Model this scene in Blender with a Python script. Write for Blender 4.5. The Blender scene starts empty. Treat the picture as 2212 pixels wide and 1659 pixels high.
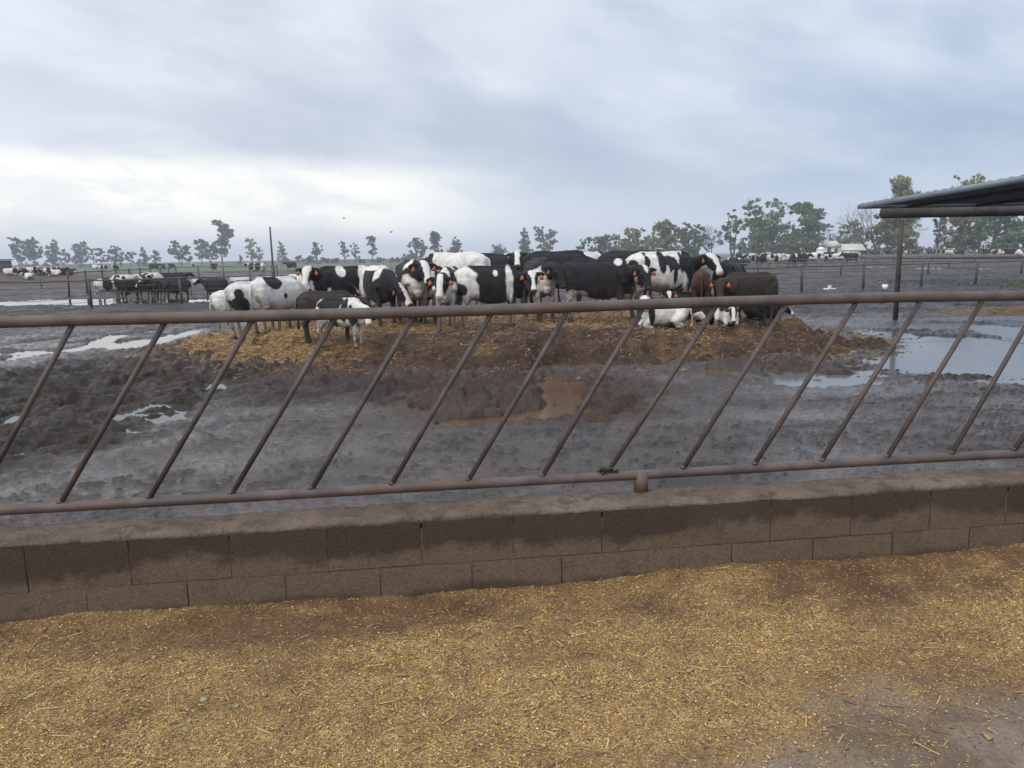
import bpy, math, random
import numpy as np
from mathutils import Vector, Matrix

random.seed(7)
RNG = np.random.default_rng(7)
scene = bpy.context.scene
col = scene.collection

# ------------------------------------------------------------------ camera
FPX, CX, CY = 1662.0, 1106.0, 829.5          # focal length in pixels of a 2212 px wide picture
PITCH, ROLL, CAM_H = math.radians(9.45), math.radians(1.0), 1.5
F_ = np.array([0, math.cos(PITCH), -math.sin(PITCH)])
_U0 = np.array([0, math.sin(PITCH), math.cos(PITCH)])
_R0 = np.array([1.0, 0, 0])
R_ = math.cos(ROLL) * _R0 - math.sin(ROLL) * _U0
U_ = math.cos(ROLL) * _U0 + math.sin(ROLL) * _R0
CAM = np.array([0, 0, CAM_H])
cam_data = bpy.data.cameras.new('camera')
cam = bpy.data.objects.new('camera', cam_data)
col.objects.link(cam)
m = Matrix.Identity(4)
for i in range(3):
    m[i][0], m[i][1], m[i][2], m[i][3] = R_[i], U_[i], -F_[i], CAM[i]
cam.matrix_world = m
cam_data.sensor_width = 36
cam_data.lens = 36 * FPX / 2212
cam_data.clip_start, cam_data.clip_end = 0.05, 6000
scene.camera = cam

# ------------------------------------------------------------------ sky
SUN_EL, SUN_AZ = math.radians(48), math.radians(215)   # azimuth from +Y towards +X: soft light from behind the camera, left
world = bpy.data.worlds.new('World')
scene.world = world
world.use_nodes = True
nt = world.node_tree
nt.nodes.clear()


def N(tree, typ, **kw):
    n = tree.nodes.new(typ)
    for k, v in kw.items():
        if k == 'inp':
            for a, b in v.items():
                n.inputs[a].default_value = b
        else:
            setattr(n, k, v)
    return n


def L(tree, a, b):
    tree.links.new(a, b)


def math_node(tree, op, a, b=None, c=None, clamp=False):
    n = tree.nodes.new('ShaderNodeMath')
    n.operation = op
    n.use_clamp = clamp
    for i, v in enumerate((a, b, c)):
        if v is None:
            continue
        if isinstance(v, (int, float)):
            n.inputs[i].default_value = v
        else:
            tree.links.new(v, n.inputs[i])
    return n.outputs[0]


def mix_col(tree, fac, a, b, blend='MIX'):
    n = tree.nodes.new('ShaderNodeMix')
    n.data_type = 'RGBA'
    n.blend_type = blend
    n.clamp_factor = True
    for sock, v in ((n.inputs[0], fac), (n.inputs[6], a), (n.inputs[7], b)):
        if isinstance(v, (int, float)):
            sock.default_value = v
        elif isinstance(v, tuple):
            sock.default_value = (*v, 1) if len(v) == 3 else v
        else:
            tree.links.new(v, sock)
    return n.outputs[2]


def map_range(tree, v, a, b, c=0.0, d=1.0, smooth=True):
    n = tree.nodes.new('ShaderNodeMapRange')
    if smooth:
        n.interpolation_type = 'SMOOTHSTEP'
    tree.links.new(v, n.inputs[0])
    for i, x in enumerate((a, b, c, d)):
        n.inputs[i + 1].default_value = x
    return n.outputs[0]


CLOUD_A, CLOUD_B = (11.32, 6.70, -1.60), (13.00, -0.10, 5.20)


def build_sky():
    t = nt
    out = N(t, 'ShaderNodeOutputWorld')
    bg = N(t, 'ShaderNodeBackground')
    bg.inputs['Strength'].default_value = 0.1
    L(t, bg.outputs[0], out.inputs[0])
    sky = N(t, 'ShaderNodeTexSky', sky_type='NISHITA')
    sky.sun_disc = False
    sky.sun_elevation = SUN_EL
    sky.sun_rotation = SUN_AZ
    tc = N(t, 'ShaderNodeTexCoord')
    sep = N(t, 'ShaderNodeSeparateXYZ')
    L(t, tc.outputs['Generated'], sep.inputs[0])
    x, y, z = sep.outputs
    zc = math_node(t, 'MAXIMUM', z, 0.0)

    def cloud(loc, rot, scl, scale, detail, rough, dist):
        mp = N(t, 'ShaderNodeMapping')
        mp.inputs['Location'].default_value = loc
        mp.inputs['Rotation'].default_value = rot
        mp.inputs['Scale'].default_value = scl
        # rotate first, then stretch
        v1 = N(t, 'ShaderNodeVectorRotate', rotation_type='Y_AXIS')
        v1.inputs['Angle'].default_value = rot[1]
        L(t, tc.outputs['Generated'], v1.inputs['Vector'])
        mp.inputs['Rotation'].default_value = (0, 0, 0)
        L(t, v1.outputs[0], mp.inputs[0])
        n = N(t, 'ShaderNodeTexNoise', inp={'Scale': scale, 'Detail': detail, 'Roughness': rough, 'Distortion': dist})
        L(t, mp.outputs[0], n.inputs['Vector'])
        return n.outputs[0]
    n1 = cloud(CLOUD_A, (0, math.radians(-13), 0), (1.0, 1.0, 2.0), 3.3, 7, 0.50, 0.35)
    n2 = cloud(CLOUD_B, (0, math.radians(-16), 0), (1.0, 1.0, 2.6), 1.7, 4, 0.5, 0.3)
    n3 = cloud((2.2, 4.4, 1.3), (0, math.radians(-8), 0), (1.0, 1.0, 3.4), 8.0, 7, 0.6, 0.5)
    dens = math_node(t, 'ADD', math_node(t, 'MULTIPLY', n1, 0.40), math_node(t, 'MULTIPLY', n2, 0.48))
    dens = math_node(t, 'ADD', dens, math_node(t, 'MULTIPLY', n3, 0.12))
    # broad trend: the west (left) is milky, the east (right) blue grey
    az = math_node(t, 'ARCTAN2', x, y)
    east = map_range(t, az, -0.30, 0.55)
    light = mix_col(t, east, (0.575, 0.603, 0.650), (0.485, 0.530, 0.602))
    dark = mix_col(t, east, (0.365, 0.405, 0.475), (0.250, 0.318, 0.430))
    cl = mix_col(t, map_range(t, dens, 0.40, 0.62), dark, light)
    # overcast domes are brighter overhead
    lift = map_range(t, zc, 0.25, 0.95, 1.0, 1.8)
    lift_c = N(t, 'ShaderNodeVectorMath', operation='SCALE')
    L(t, cl, lift_c.inputs[0]); L(t, lift, lift_c.inputs['Scale'])
    # pale veil along the horizon and the bright break under the cloud base on the left
    zn = math_node(t, 'ADD', z, math_node(t, 'MULTIPLY', math_node(t, 'SUBTRACT', n3, 0.5), 0.055))
    zn = math_node(t, 'ADD', zn, math_node(t, 'MULTIPLY', az, 0.035))
    edge_hi = map_range(t, zn, 0.085, 0.122, 1.0, 0.0)
    edge_lo = map_range(t, zn, -0.015, 0.060)
    side = math_node(t, 'MULTIPLY', map_range(t, az, -1.5, -0.60), map_range(t, az, -0.20, 0.06, 1.0, 0.0))
    glow = math_node(t, 'MULTIPLY', math_node(t, 'MULTIPLY', edge_hi, edge_lo), side)
    veil = map_range(t, zc, 0.0, 0.13, 0.85, 0.0)
    c1 = mix_col(t, veil, lift_c.outputs[0], mix_col(t, east, (0.50, 0.53, 0.605), (0.42, 0.480, 0.590)))
    glow = math_node(t, 'MULTIPLY', glow, map_range(t, n3, 0.34, 0.56, 0.62, 1.0))
    c2 = mix_col(t, glow, c1, (0.80, 0.785, 0.735))
    sc = N(t, 'ShaderNodeVectorMath', operation='SCALE')
    sc.inputs['Scale'].default_value = 10.0
    L(t, c2, sc.inputs[0])
    fin = mix_col(t, 0.93, sky.outputs[0], sc.outputs[0])
    L(t, fin, bg.inputs['Color'])


build_sky()
sun_data = bpy.data.lights.new('sun', 'SUN')
sun_data.energy = 1.5
sun_data.angle = math.radians(60)
sun_data.color = (1.0, 0.93, 0.83)
sun = bpy.data.objects.new('sun', sun_data)
col.objects.link(sun)
_sd = Vector((math.sin(SUN_AZ) * math.cos(SUN_EL), math.cos(SUN_AZ) * math.cos(SUN_EL), math.sin(SUN_EL)))
sun.rotation_euler = _sd.to_track_quat('Z', 'Y').to_euler()

vs = scene.view_settings
vs.view_transform = 'Standard'
vs.look = 'None'
vs.gamma = 1
vs.use_curve_mapping = False
vs.exposure = 0.62
scene.render.engine = 'CYCLES'
scene.cycles.use_denoising = True
scene.cycles.max_bounces = 6
scene.cycles.diffuse_bounces = 3
scene.cycles.glossy_bounces = 3
scene.cycles.transmission_bounces = 2
scene.cycles.volume_bounces = 1
scene.cycles.volume_step_rate = 4

# ------------------------------------------------------------------ helpers


def ray(x, y):
    return F_ + (x - CX) / FPX * R_ - (y - CY) / FPX * U_


def G(x, y, z=0.0):
    """point of the level z that the eye sees at picture position x, y"""
    d = ray(x, y)
    return CAM + d * ((z - CAM_H) / d[2])


def at_dist(x, y, Y):
    d = ray(x, y)
    return CAM + d * (Y / d[1])


def _hash(ix, iy, iz, seed):
    h = (ix.astype(np.uint32) * np.uint32(374761393) + iy.astype(np.uint32) * np.uint32(668265263)
         + iz.astype(np.uint32) * np.uint32(2147483647) + np.uint32(seed * 974711 % 4294967295))
    h = (h ^ (h >> np.uint32(13))) * np.uint32(1274126177)
    h = (h ^ (h >> np.uint32(16))) * np.uint32(2246822519)
    return ((h ^ (h >> np.uint32(15))) & np.uint32(0xFFFFFF)).astype(np.float32) / np.float32(16777215)


def vnoise2(x, y, seed=0):
    xi, yi = np.floor(x).astype(np.int64), np.floor(y).astype(np.int64)
    fx, fy = (x - xi).astype(np.float32), (y - yi).astype(np.float32)
    fx, fy = fx * fx * fx * (fx * (fx * 6 - 15) + 10), fy * fy * fy * (fy * (fy * 6 - 15) + 10)
    z = np.zeros_like(xi)
    a, b = _hash(xi, yi, z, seed), _hash(xi + 1, yi, z, seed)
    c, d = _hash(xi, yi + 1, z, seed), _hash(xi + 1, yi + 1, z, seed)
    return (a + (b - a) * fx) * (1 - fy) + (c + (d - c) * fx) * fy - 0.5


def fbm2(x, y, octaves=4, seed=0, gain=0.5):
    s, amp = 0, 1.0
    ca, sa = math.cos(0.6), math.sin(0.6)
    for o in range(octaves):
        s = s + amp * vnoise2(x, y, seed + o * 17)
        x, y = (x * ca - y * sa) * 2.03 + 5.3, (x * sa + y * ca) * 2.03 + 1.7
        amp *= gain
    return s


def vnoise3(x, y, z, seed=0):
    xi, yi, zi = (np.floor(v).astype(np.int64) for v in (x, y, z))
    fx, fy, fz = x - xi, y - yi, z - zi
    fx, fy, fz = (f * f * (3 - 2 * f) for f in (fx, fy, fz))
    r = 0
    for dx in (0, 1):
        for dy in (0, 1):
            for dz in (0, 1):
                w = (fx if dx else 1 - fx) * (fy if dy else 1 - fy) * (fz if dz else 1 - fz)
                r = r + w * _hash(xi + dx, yi + dy, zi + dz, seed)
    return r - 0.5


def worley2(x, y, seed=0):
    xi, yi = np.floor(x).astype(np.int64), np.floor(y).astype(np.int64)
    best = np.full(x.shape, 9.0, np.float32)
    z = np.zeros_like(xi)
    for dx in (-1, 0, 1):
        for dy in (-1, 0, 1):
            cx, cy = xi + dx, yi + dy
            qx = cx + _hash(cx, cy, z, seed)
            qy = cy + _hash(cx, cy, z + 1, seed + 5)
            d = (qx - x) ** 2 + (qy - y) ** 2
            best = np.minimum(best, d)
    return np.sqrt(best)


def sstep(a, b, x):
    t = np.clip((x - a) / (b - a), 0, 1)
    return t * t * (3 - 2 * t)


def mesh_np(name, verts, faces, smooth=False, colors=None, attrs=None):
    """verts (n,3); faces an (m,k) array or a list of such arrays; colors (n,3) per vertex"""
    me = bpy.data.meshes.new(name)
    verts = np.asarray(verts, np.float32)
    if not isinstance(faces, list) or (len(faces) and isinstance(faces[0], tuple)):
        faces = [faces]
    faces = [np.asarray(f, np.int32) for f in faces if len(f)]
    me.vertices.add(len(verts))
    me.vertices.foreach_set('co', verts.ravel())
    nl = sum(f.size for f in faces)
    npoly = sum(len(f) for f in faces)
    me.loops.add(nl)
    me.loops.foreach_set('vertex_index', np.concatenate([f.ravel() for f in faces]))
    me.polygons.add(npoly)
    tot = np.concatenate([np.full(len(f), f.shape[1], np.int32) for f in faces])
    start = np.concatenate([[0], np.cumsum(tot)[:-1]]).astype(np.int32)
    me.polygons.foreach_set('loop_start', start)
    if smooth:
        me.polygons.foreach_set('use_smooth', np.ones(npoly, bool))
    me.update(calc_edges=True)
    if colors is not None:
        a = me.attributes.new('tint', 'FLOAT_COLOR', 'POINT')
        c = np.ones((len(verts), 4), np.float32)
        c[:, :3] = colors
        a.data.foreach_set('color', c.ravel())
    for k, v in (attrs or {}).items():
        a = me.attributes.new(k, 'FLOAT', 'POINT')
        a.data.foreach_set('value', np.asarray(v, np.float32))
    return me


def link(name, me, mat=None, parent=None, loc=None, **props):
    o = bpy.data.objects.new(name, me)
    col.objects.link(o)
    if mat is not None and me is not None and not me.materials:
        me.materials.append(mat)
    if parent is not None:
        o.parent = parent
    if loc is not None:
        o.location = loc
    for k, v in props.items():
        if v is not None:
            o[k] = v
    return o


def thing(name, label, category, loc=(0, 0, 0), rz=0.0, group=None):
    o = bpy.data.objects.new(name, None)
    o.empty_display_size = 0.1
    col.objects.link(o)
    o.location = loc
    o.rotation_euler = (0, 0, rz)
    o['label'], o['category'] = label, category
    if group:
        o['group'] = group
    return o


class MB:
    """collects simple shapes into one mesh"""

    def __init__(s):
        s.v, s.q, s.t, s.n, s.c = [], [], [], 0, []

    def add(s, v, quads=None, tris=None, c=None):
        v = np.asarray(v, float)
        s.v.append(v)
        if quads is not None and len(quads):
            s.q.append(np.asarray(quads) + s.n)
        if tris is not None and len(tris):
            s.t.append(np.asarray(tris) + s.n)
        if c is not None:
            s.c.append(np.tile(np.asarray(c, float), (len(v), 1)) if np.ndim(c) == 1 else np.asarray(c))
        s.n += len(v)

    def box(s, c, size, rz=0.0, bevel=0.0, jitter=0.0):
        hx, hy, hz = (x / 2 for x in size)
        if bevel:
            b = bevel
            v, q = [], []
            for z, i in ((-hz, b), (-hz + b, 0), (hz - b, 0), (hz, b)):
                v += [(-hx + i, -hy + i, z), (hx - i, -hy + i, z), (hx - i, hy - i, z), (-hx + i, hy - i, z)]
            q = [(3, 2, 1, 0), (12, 13, 14, 15)]
            for r in range(3):
                for k in range(4):
                    q.append((r * 4 + k, r * 4 + (k + 1) % 4, r * 4 + 4 + (k + 1) % 4, r * 4 + 4 + k))
        else:
            v = [(-hx, -hy, -hz), (hx, -hy, -hz), (hx, hy, -hz), (-hx, hy, -hz), (-hx, -hy, hz), (hx, -hy, hz), (hx, hy, hz), (-hx, hy, hz)]
            q = [(3, 2, 1, 0), (4, 5, 6, 7), (0, 1, 5, 4), (1, 2, 6, 5), (2, 3, 7, 6), (3, 0, 4, 7)]
        v = np.array(v)
        if jitter:
            v = v + RNG.uniform(-jitter, jitter, v.shape)
        ca, sa = math.cos(rz), math.sin(rz)
        v = np.c_[v[:, 0] * ca - v[:, 1] * sa, v[:, 0] * sa + v[:, 1] * ca, v[:, 2]] + np.asarray(c)
        s.add(v, q)
        return s

    def tube(s, pts, radii, n=10, caps=True, flat=None, c=None):
        """round (or flattened) tube along pts; flat=(a,b) scales the two cross directions"""
        pts = np.asarray(pts, float)
        if np.ndim(radii) == 0:
            radii = [radii] * len(pts)
        v = []
        prev = None
        for i, p in enumerate(pts):
            d = pts[min(i + 1, len(pts) - 1)] - pts[max(i - 1, 0)]
            d = d / np.linalg.norm(d)
            if prev is None:
                ref = np.array([0, 0, 1.0]) if abs(d[2]) < 0.9 else np.array([0, 1.0, 0])
                a = np.cross(ref, d)
            else:
                a = prev - d * (prev @ d)
            a /= np.linalg.norm(a)
            b = np.cross(d, a)
            prev = a
            th = np.arange(n) * 2 * math.pi / n
            r = radii[i]
            ra, rb = (r if np.ndim(r) == 0 else r[0]), (r if np.ndim(r) == 0 else r[1])
            if flat:
                ra, rb = ra * flat[0], rb * flat[1]
            v.append(p + np.outer(np.cos(th) * ra, a) + np.outer(np.sin(th) * rb, b))
        v = np.concatenate(v)
        q, t = [], []
        m_ = len(pts)
        for i in range(m_ - 1):
            for k in range(n):
                q.append((i * n + k, i * n + (k + 1) % n, (i + 1) * n + (k + 1) % n, (i + 1) * n + k))
        if caps:
            v = np.concatenate([v, pts[:1], pts[-1:]])
            a0, a1 = m_ * n, m_ * n + 1
            for k in range(n):
                t.append((a0, (k + 1) % n, k))
                t.append((a1, (m_ - 1) * n + k, (m_ - 1) * n + (k + 1) % n))
        s.add(v, q, t, c)
        return s

    def me(s, name, smooth=False, attrs=None):
        f = []
        if s.q:
            f.append(np.concatenate(s.q))
        if s.t:
            f.append(np.concatenate(s.t))
        return mesh_np(name, np.concatenate(s.v), f, smooth, np.concatenate(s.c) if s.c else None, attrs)

    def build(s, name, mat, parent=None, smooth=False, **props):
        return link(name, s.me(name, smooth), mat, parent, **props)


def grid_faces(nr, nc):
    i = np.arange(nr - 1)[:, None] * nc + np.arange(nc - 1)[None]
    return np.stack([i, i + 1, i + nc + 1, i + nc], -1).reshape(-1, 4)


# ------------------------------------------------------------------ materials


def new_mat(name):
    mt = bpy.data.materials.new(name)
    mt.use_nodes = True
    t = mt.node_tree
    b = t.nodes['Principled BSDF']
    return mt, t, b


def obj_coord(t, scale=(1, 1, 1), kind='Object'):
    tc = N(t, 'ShaderNodeTexCoord')
    mp = N(t, 'ShaderNodeMapping')
    mp.inputs['Scale'].default_value = scale
    L(t, tc.outputs[kind], mp.inputs[0])
    return mp.outputs[0]


def noise(t, vec, scale, detail=4, rough=0.55, dist=0.0):
    n = N(t, 'ShaderNodeTexNoise', inp={'Scale': scale, 'Detail': detail, 'Roughness': rough, 'Distortion': dist})
    if vec is not None:
        L(t, vec, n.inputs['Vector'])
    return n.outputs[0]


def bump(t, b, h, strength=0.3, dist=0.02, prev=None):
    n = N(t, 'ShaderNodeBump', inp={'Strength': strength, 'Distance': dist})
    L(t, h, n.inputs['Height'])
    if prev is not None:
        L(t, prev, n.inputs['Normal'])
    L(t, n.outputs[0], b.inputs['Normal'])
    return n.outputs[0]


def two_tone(name, c1, c2, scale=8, lo=0.4, hi=0.6, rough=0.8, spec=0.3, bump_s=0.3, bump_d=0.01, fine=60, third=None, third_scale=2.5, third_lo=0.55, third_hi=0.7, metallic=0.0, stretch=(1, 1, 1), kind='Object'):
    mt, t, b = new_mat(name)
    v = obj_coord(t, stretch, kind)
    n1 = noise(t, v, scale, 6)
    c = mix_col(t, map_range(t, n1, lo, hi), c1, c2)
    if third:
        n3 = noise(t, v, third_scale, 5, 0.6, 0.3)
        c = mix_col(t, map_range(t, n3, third_lo, third_hi), c, third)
    n2 = noise(t, v, fine, 4, 0.7)
    c = mix_col(t, map_range(t, n2, 0.3, 0.7, 0.0, 0.35), c, (0.5, 0.5, 0.5), 'OVERLAY')
    L(t, c, b.inputs['Base Color'])
    b.inputs['Roughness'].default_value = rough
    b.inputs['Specular IOR Level'].default_value = spec
    b.inputs['Metallic'].default_value = metallic
    if bump_s:
        bump(t, b, n2, bump_s, bump_d)
    return mt


def tint_mat(name, rough=0.8, spec=0.2, fine=120, var=0.3, bump_s=0.2, bump_d=0.004, sheen=0.0):
    mt, t, b = new_mat(name)
    a = N(t, 'ShaderNodeAttribute', attribute_name='tint')
    v = obj_coord(t)
    n = noise(t, v, fine, 3, 0.7)
    f = map_range(t, n, 0.25, 0.75, 1 - var, 1 + var, False)
    s = N(t, 'ShaderNodeVectorMath', operation='SCALE')
    L(t, a.outputs['Color'], s.inputs[0]); L(t, f, s.inputs['Scale'])
    L(t, s.outputs[0], b.inputs['Base Color'])
    b.inputs['Roughness'].default_value = rough
    b.inputs['Specular IOR Level'].default_value = spec
    if sheen:
        b.inputs['Sheen Weight'].default_value = sheen
        b.inputs['Sheen Roughness'].default_value = 0.5
    if bump_s:
        bump(t, b, n, bump_s, bump_d)
    return mt


M = {}


def make_materials():
    # wet mud: the attribute wet says where it is thin slurry
    mt, t, b = new_mat('wet_mud')
    a = N(t, 'ShaderNodeAttribute', attribute_name='wet')
    v = obj_coord(t)
    n1 = noise(t, v, 1.3, 6, 0.6)
    n2 = noise(t, v, 14, 6, 0.65)
    n3 = noise(t, v, 70, 4, 0.7)
    clod = mix_col(t, map_range(t, n1, 0.35, 0.65), (0.020, 0.0135, 0.0095), (0.040, 0.027, 0.019))
    clod = mix_col(t, map_range(t, n2, 0.50, 0.72, 0, 0.6), clod, (0.062, 0.044, 0.034))
    slur = mix_col(t, map_range(t, n1, 0.35, 0.65), (0.058, 0.041, 0.031), (0.082, 0.060, 0.047))
    slur = mix_col(t, map_range(t, n2, 0.52, 0.66, 0, 0.8), slur, (0.022, 0.016, 0.013))
    nf = noise(t, obj_coord(t, (0.55, 1.2, 1)), 30, 5, 0.7, 0.4)
    fleck = map_range(t, nf, 0.54, 0.61)
    slur = mix_col(t, math_node(t, 'MULTIPLY', fleck, 0.85), slur, (0.016, 0.011, 0.009))
    br = N(t, 'ShaderNodeAttribute', attribute_name='brown')
    fi = N(t, 'ShaderNodeAttribute', attribute_name='film')
    nl = noise(t, obj_coord(t, (0.7, 1.3, 1)), 0.9, 6, 0.65, 0.6)
    slur = mix_col(t, math_node(t, 'MULTIPLY', map_range(t, nl, 0.46, 0.62), 0.8), slur, (0.026, 0.018, 0.0135))
    slur = mix_col(t, math_node(t, 'MULTIPLY', fi.outputs['Fac'], 0.7), slur, (0.088, 0.072, 0.062))
    cl = N(t, 'ShaderNodeAttribute', attribute_name='clod')
    c = mix_col(t, a.outputs['Fac'], clod, slur)
    c = mix_col(t, math_node(t, 'MULTIPLY', cl.outputs['Fac'], 0.85), c, (0.020, 0.0145, 0.0115))
    c = mix_col(t, br.outputs['Fac'], c, mix_col(t, n2, (0.034, 0.021, 0.014), (0.072, 0.045, 0.030)))
    L(t, c, b.inputs['Base Color'])
    r = math_node(t, 'MULTIPLY_ADD', a.outputs['Fac'], -0.28, 0.42)
    r = math_node(t, 'ADD', r, map_range(t, n2, 0.35, 0.7, -0.10, 0.14))
    r = math_node(t, 'ADD', r, math_node(t, 'MULTIPLY', cl.outputs['Fac'], 0.18))
    r = math_node(t, 'ADD', r, math_node(t, 'MULTIPLY', fleck, 0.22))
    r = math_node(t, 'ADD', r, math_node(t, 'MULTIPLY', fi.outputs['Fac'], -0.12))
    r = math_node(t, 'ADD', r, map_range(t, nl, 0.44, 0.62, -0.05, 0.14))
    L(t, r, b.inputs['Roughness'])
    L(t, math_node(t, 'MULTIPLY_ADD', a.outputs['Fac'], 0.30, 0.18), b.inputs['Specular IOR Level'])
    n5 = noise(t, v, 11, 6, 0.7, 0.5)
    n5 = math_node(t, 'MULTIPLY', n5, math_node(t, 'MULTIPLY_ADD', a.outputs['Fac'], -0.72, 1.0))
    p = bump(t, b, n5, 0.7, 0.05)
    p = bump(t, b, nf, 0.8, 0.012, p)
    bump(t, b, n3, 0.5, 0.006, p)
    M['mud'] = mt
    for key, c1, c2, rg in (('water', (0.040, 0.038, 0.036), (0.07, 0.066, 0.062), 0.03), ('brown_water', (0.085, 0.048, 0.027), (0.115, 0.068, 0.040), 0.16), ('slurry_water', (0.10, 0.098, 0.10), (0.13, 0.126, 0.125), 0.12)):
        mt, t, b = new_mat(key)
        v = obj_coord(t, (1, 0.5, 1))
        n1 = noise(t, v, 2.2, 5)
        L(t, mix_col(t, map_range(t, n1, 0.35, 0.65), c1, c2), b.inputs['Base Color'])
        b.inputs['Roughness'].default_value = rg
        b.inputs['IOR'].default_value = 1.33 if key != 'brown_water' else 1.22
        n2 = noise(t, v, 9, 3)
        bump(t, b, n2, 0.05, 0.01)
        M[key] = mt
    # far ground
    M['far_ground'] = two_tone('far_ground', (0.075, 0.062, 0.052), (0.11, 0.092, 0.078), 0.02, rough=0.9, fine=0.6, bump_s=0.4, bump_d=0.1)
    mt, t, b = new_mat('green_crop')
    v = obj_coord(t)
    n1 = noise(t, v, 0.35, 6, 0.65)
    n2 = noise(t, v, 0.05, 4)
    c = mix_col(t, map_range(t, n1, 0.35, 0.65), (0.045, 0.085, 0.032), (0.070, 0.120, 0.046))
    c = mix_col(t, map_range(t, n2, 0.5, 0.75, 0, 0.7), c, (0.085, 0.09, 0.04))
    L(t, c, b.inputs['Base Color'])
    b.inputs['Roughness'].default_value = 0.9
    M['crop'] = mt
    # feed lane
    M['lane'] = two_tone('wet_concrete', (0.165, 0.135, 0.108), (0.26, 0.225, 0.19), 3.0, rough=0.5, spec=0.45, fine=90, bump_s=0.35, bump_d=0.004, third=(0.10, 0.078, 0.055), third_scale=1.6, third_lo=0.48, third_hi=0.62)
    mt, t, b = new_mat('feed_mash')
    v = obj_coord(t)
    n1 = noise(t, v, 2.6, 6, 0.65)
    n2 = noise(t, v, 60, 5, 0.75)
    n3 = noise(t, v, 9, 5, 0.7)
    a = N(t, 'ShaderNodeAttribute', attribute_name='gold')
    cv = N(t, 'ShaderNodeAttribute', attribute_name='cover')
    cells = []
    for rot, sc_ in ((0.4, (150, 420, 150)), (1.5, (130, 380, 130)), (2.5, (190, 430, 190))):
        mp = N(t, 'ShaderNodeMapping')
        mp.inputs['Rotation'].default_value = (0, 0, rot)
        mp.inputs['Scale'].default_value = sc_
        tc = N(t, 'ShaderNodeTexCoord')
        L(t, tc.outputs['Object'], mp.inputs[0])
        vo = N(t, 'ShaderNodeTexVoronoi', inp={'Scale': 1.0})
        L(t, mp.outputs[0], vo.inputs['Vector'])
        sp = N(t, 'ShaderNodeSeparateColor')
        L(t, vo.outputs['Color'], sp.inputs[0])
        cells.append((sp.outputs[0], vo.outputs['Distance']))
    base = mix_col(t, map_range(t, n1, 0.35, 0.65), (0.120, 0.062, 0.033), (0.190, 0.108, 0.052))
    base = mix_col(t, map_range(t, n2, 0.35, 0.65, 0, 0.6), base, (0.055, 0.030, 0.018))
    g0 = math_node(t, 'MULTIPLY', a.outputs['Fac'], map_range(t, n3, 0.30, 0.62, 0.35, 1.0))
    c = base
    for (rv, dd), colr, lo in zip(cells, ((0.40, 0.260, 0.085), (0.27, 0.155, 0.060), (0.56, 0.42, 0.190)), (0.56, 0.50, 0.74)):
        f = math_node(t, 'MULTIPLY', map_range(t, rv, lo, lo + 0.12), g0)
        c = mix_col(t, f, c, colr)
    # where the layer thins out the wet concrete shows
    conc = mix_col(t, map_range(t, n1, 0.35, 0.65), (0.140, 0.100, 0.068), (0.24, 0.190, 0.145))
    conc = mix_col(t, map_range(t, n2, 0.40, 0.70, 0, 0.7), conc, (0.10, 0.070, 0.048))
    thin = math_node(t, 'ADD', cv.outputs['Fac'], math_node(t, 'MULTIPLY', math_node(t, 'SUBTRACT', n3, 0.5), 0.6))
    k = map_range(t, thin, 0.22, 0.62)
    c = mix_col(t, k, conc, c)
    L(t, c, b.inputs['Base Color'])
    L(t, math_node(t, 'MULTIPLY_ADD', k, 0.20, 0.70), b.inputs['Roughness'])
    b.inputs['Specular IOR Level'].default_value = 0.3
    p = bump(t, b, n2, 0.7, 0.010)
    bump(t, b, cells[1][1], 0.5, 0.004, p)
    M['feed'] = mt
    M['bits'] = tint_mat('feed_bits', 0.7, 0.3, 200, 0.25, 0)
    M['straw_bits'] = tint_mat('straw_bits', 0.65, 0.35, 60, 0.25, 0)
    M['leaf'] = tint_mat('leaf', 0.6, 0.3, 3, 0.2, 0)
    # bedding
    mt, t, b = new_mat('bedding')
    v = obj_coord(t)
    a = N(t, 'ShaderNodeAttribute', attribute_name='gold')
    n1 = noise(t, v, 5, 6, 0.7)
    n2 = noise(t, obj_coord(t, (0.4, 1, 1)), 34, 6, 0.75, 0.8)
    base = mix_col(t, map_range(t, n1, 0.35, 0.65), (0.040, 0.024, 0.017), (0.085, 0.050, 0.031))
    base = mix_col(t, map_range(t, n2, 0.50, 0.72, 0, 0.6), base, (0.15, 0.092, 0.052))
    gold = mix_col(t, map_range(t, n2, 0.35, 0.65), (0.115, 0.062, 0.028), (0.40, 0.262, 0.112))
    f = math_node(t, 'MULTIPLY', a.outputs['Fac'], map_range(t, n1, 0.30, 0.55))
    L(t, mix_col(t, f, base, gold), b.inputs['Base Color'])
    b.inputs['Roughness'].default_value = 0.8
    b.inputs['Specular IOR Level'].default_value = 0.25
    p = bump(t, b, n1, 0.9, 0.06)
    bump(t, b, n2, 1.0, 0.03, p)
    M['bedding'] = mt
    # block wall: damp stain from the top, dusty lower down
    mt, t, b = new_mat('concrete_block')
    g = N(t, 'ShaderNodeNewGeometry')
    sp = N(t, 'ShaderNodeSeparateXYZ')
    L(t, g.outputs['Position'], sp.inputs[0])
    v = obj_coord(t, (1, 1, 1), 'Object')
    gp = N(t, 'ShaderNodeMapping')
    L(t, g.outputs['Position'], gp.inputs[0])
    n1 = noise(t, gp.outputs[0], 2.6, 5, 0.55)
    n2 = noise(t, gp.outputs[0], 75, 4, 0.75)
    n4 = noise(t, gp.outputs[0], 260, 3, 0.7)
    oi = N(t, 'ShaderNodeObjectInfo')
    dry = mix_col(t, map_range(t, n2, 0.3, 0.7), (0.105, 0.070, 0.046), (0.170, 0.122, 0.084))
    damp = mix_col(t, map_range(t, n2, 0.3, 0.7), (0.040, 0.027, 0.020), (0.066, 0.047, 0.035))
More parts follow.
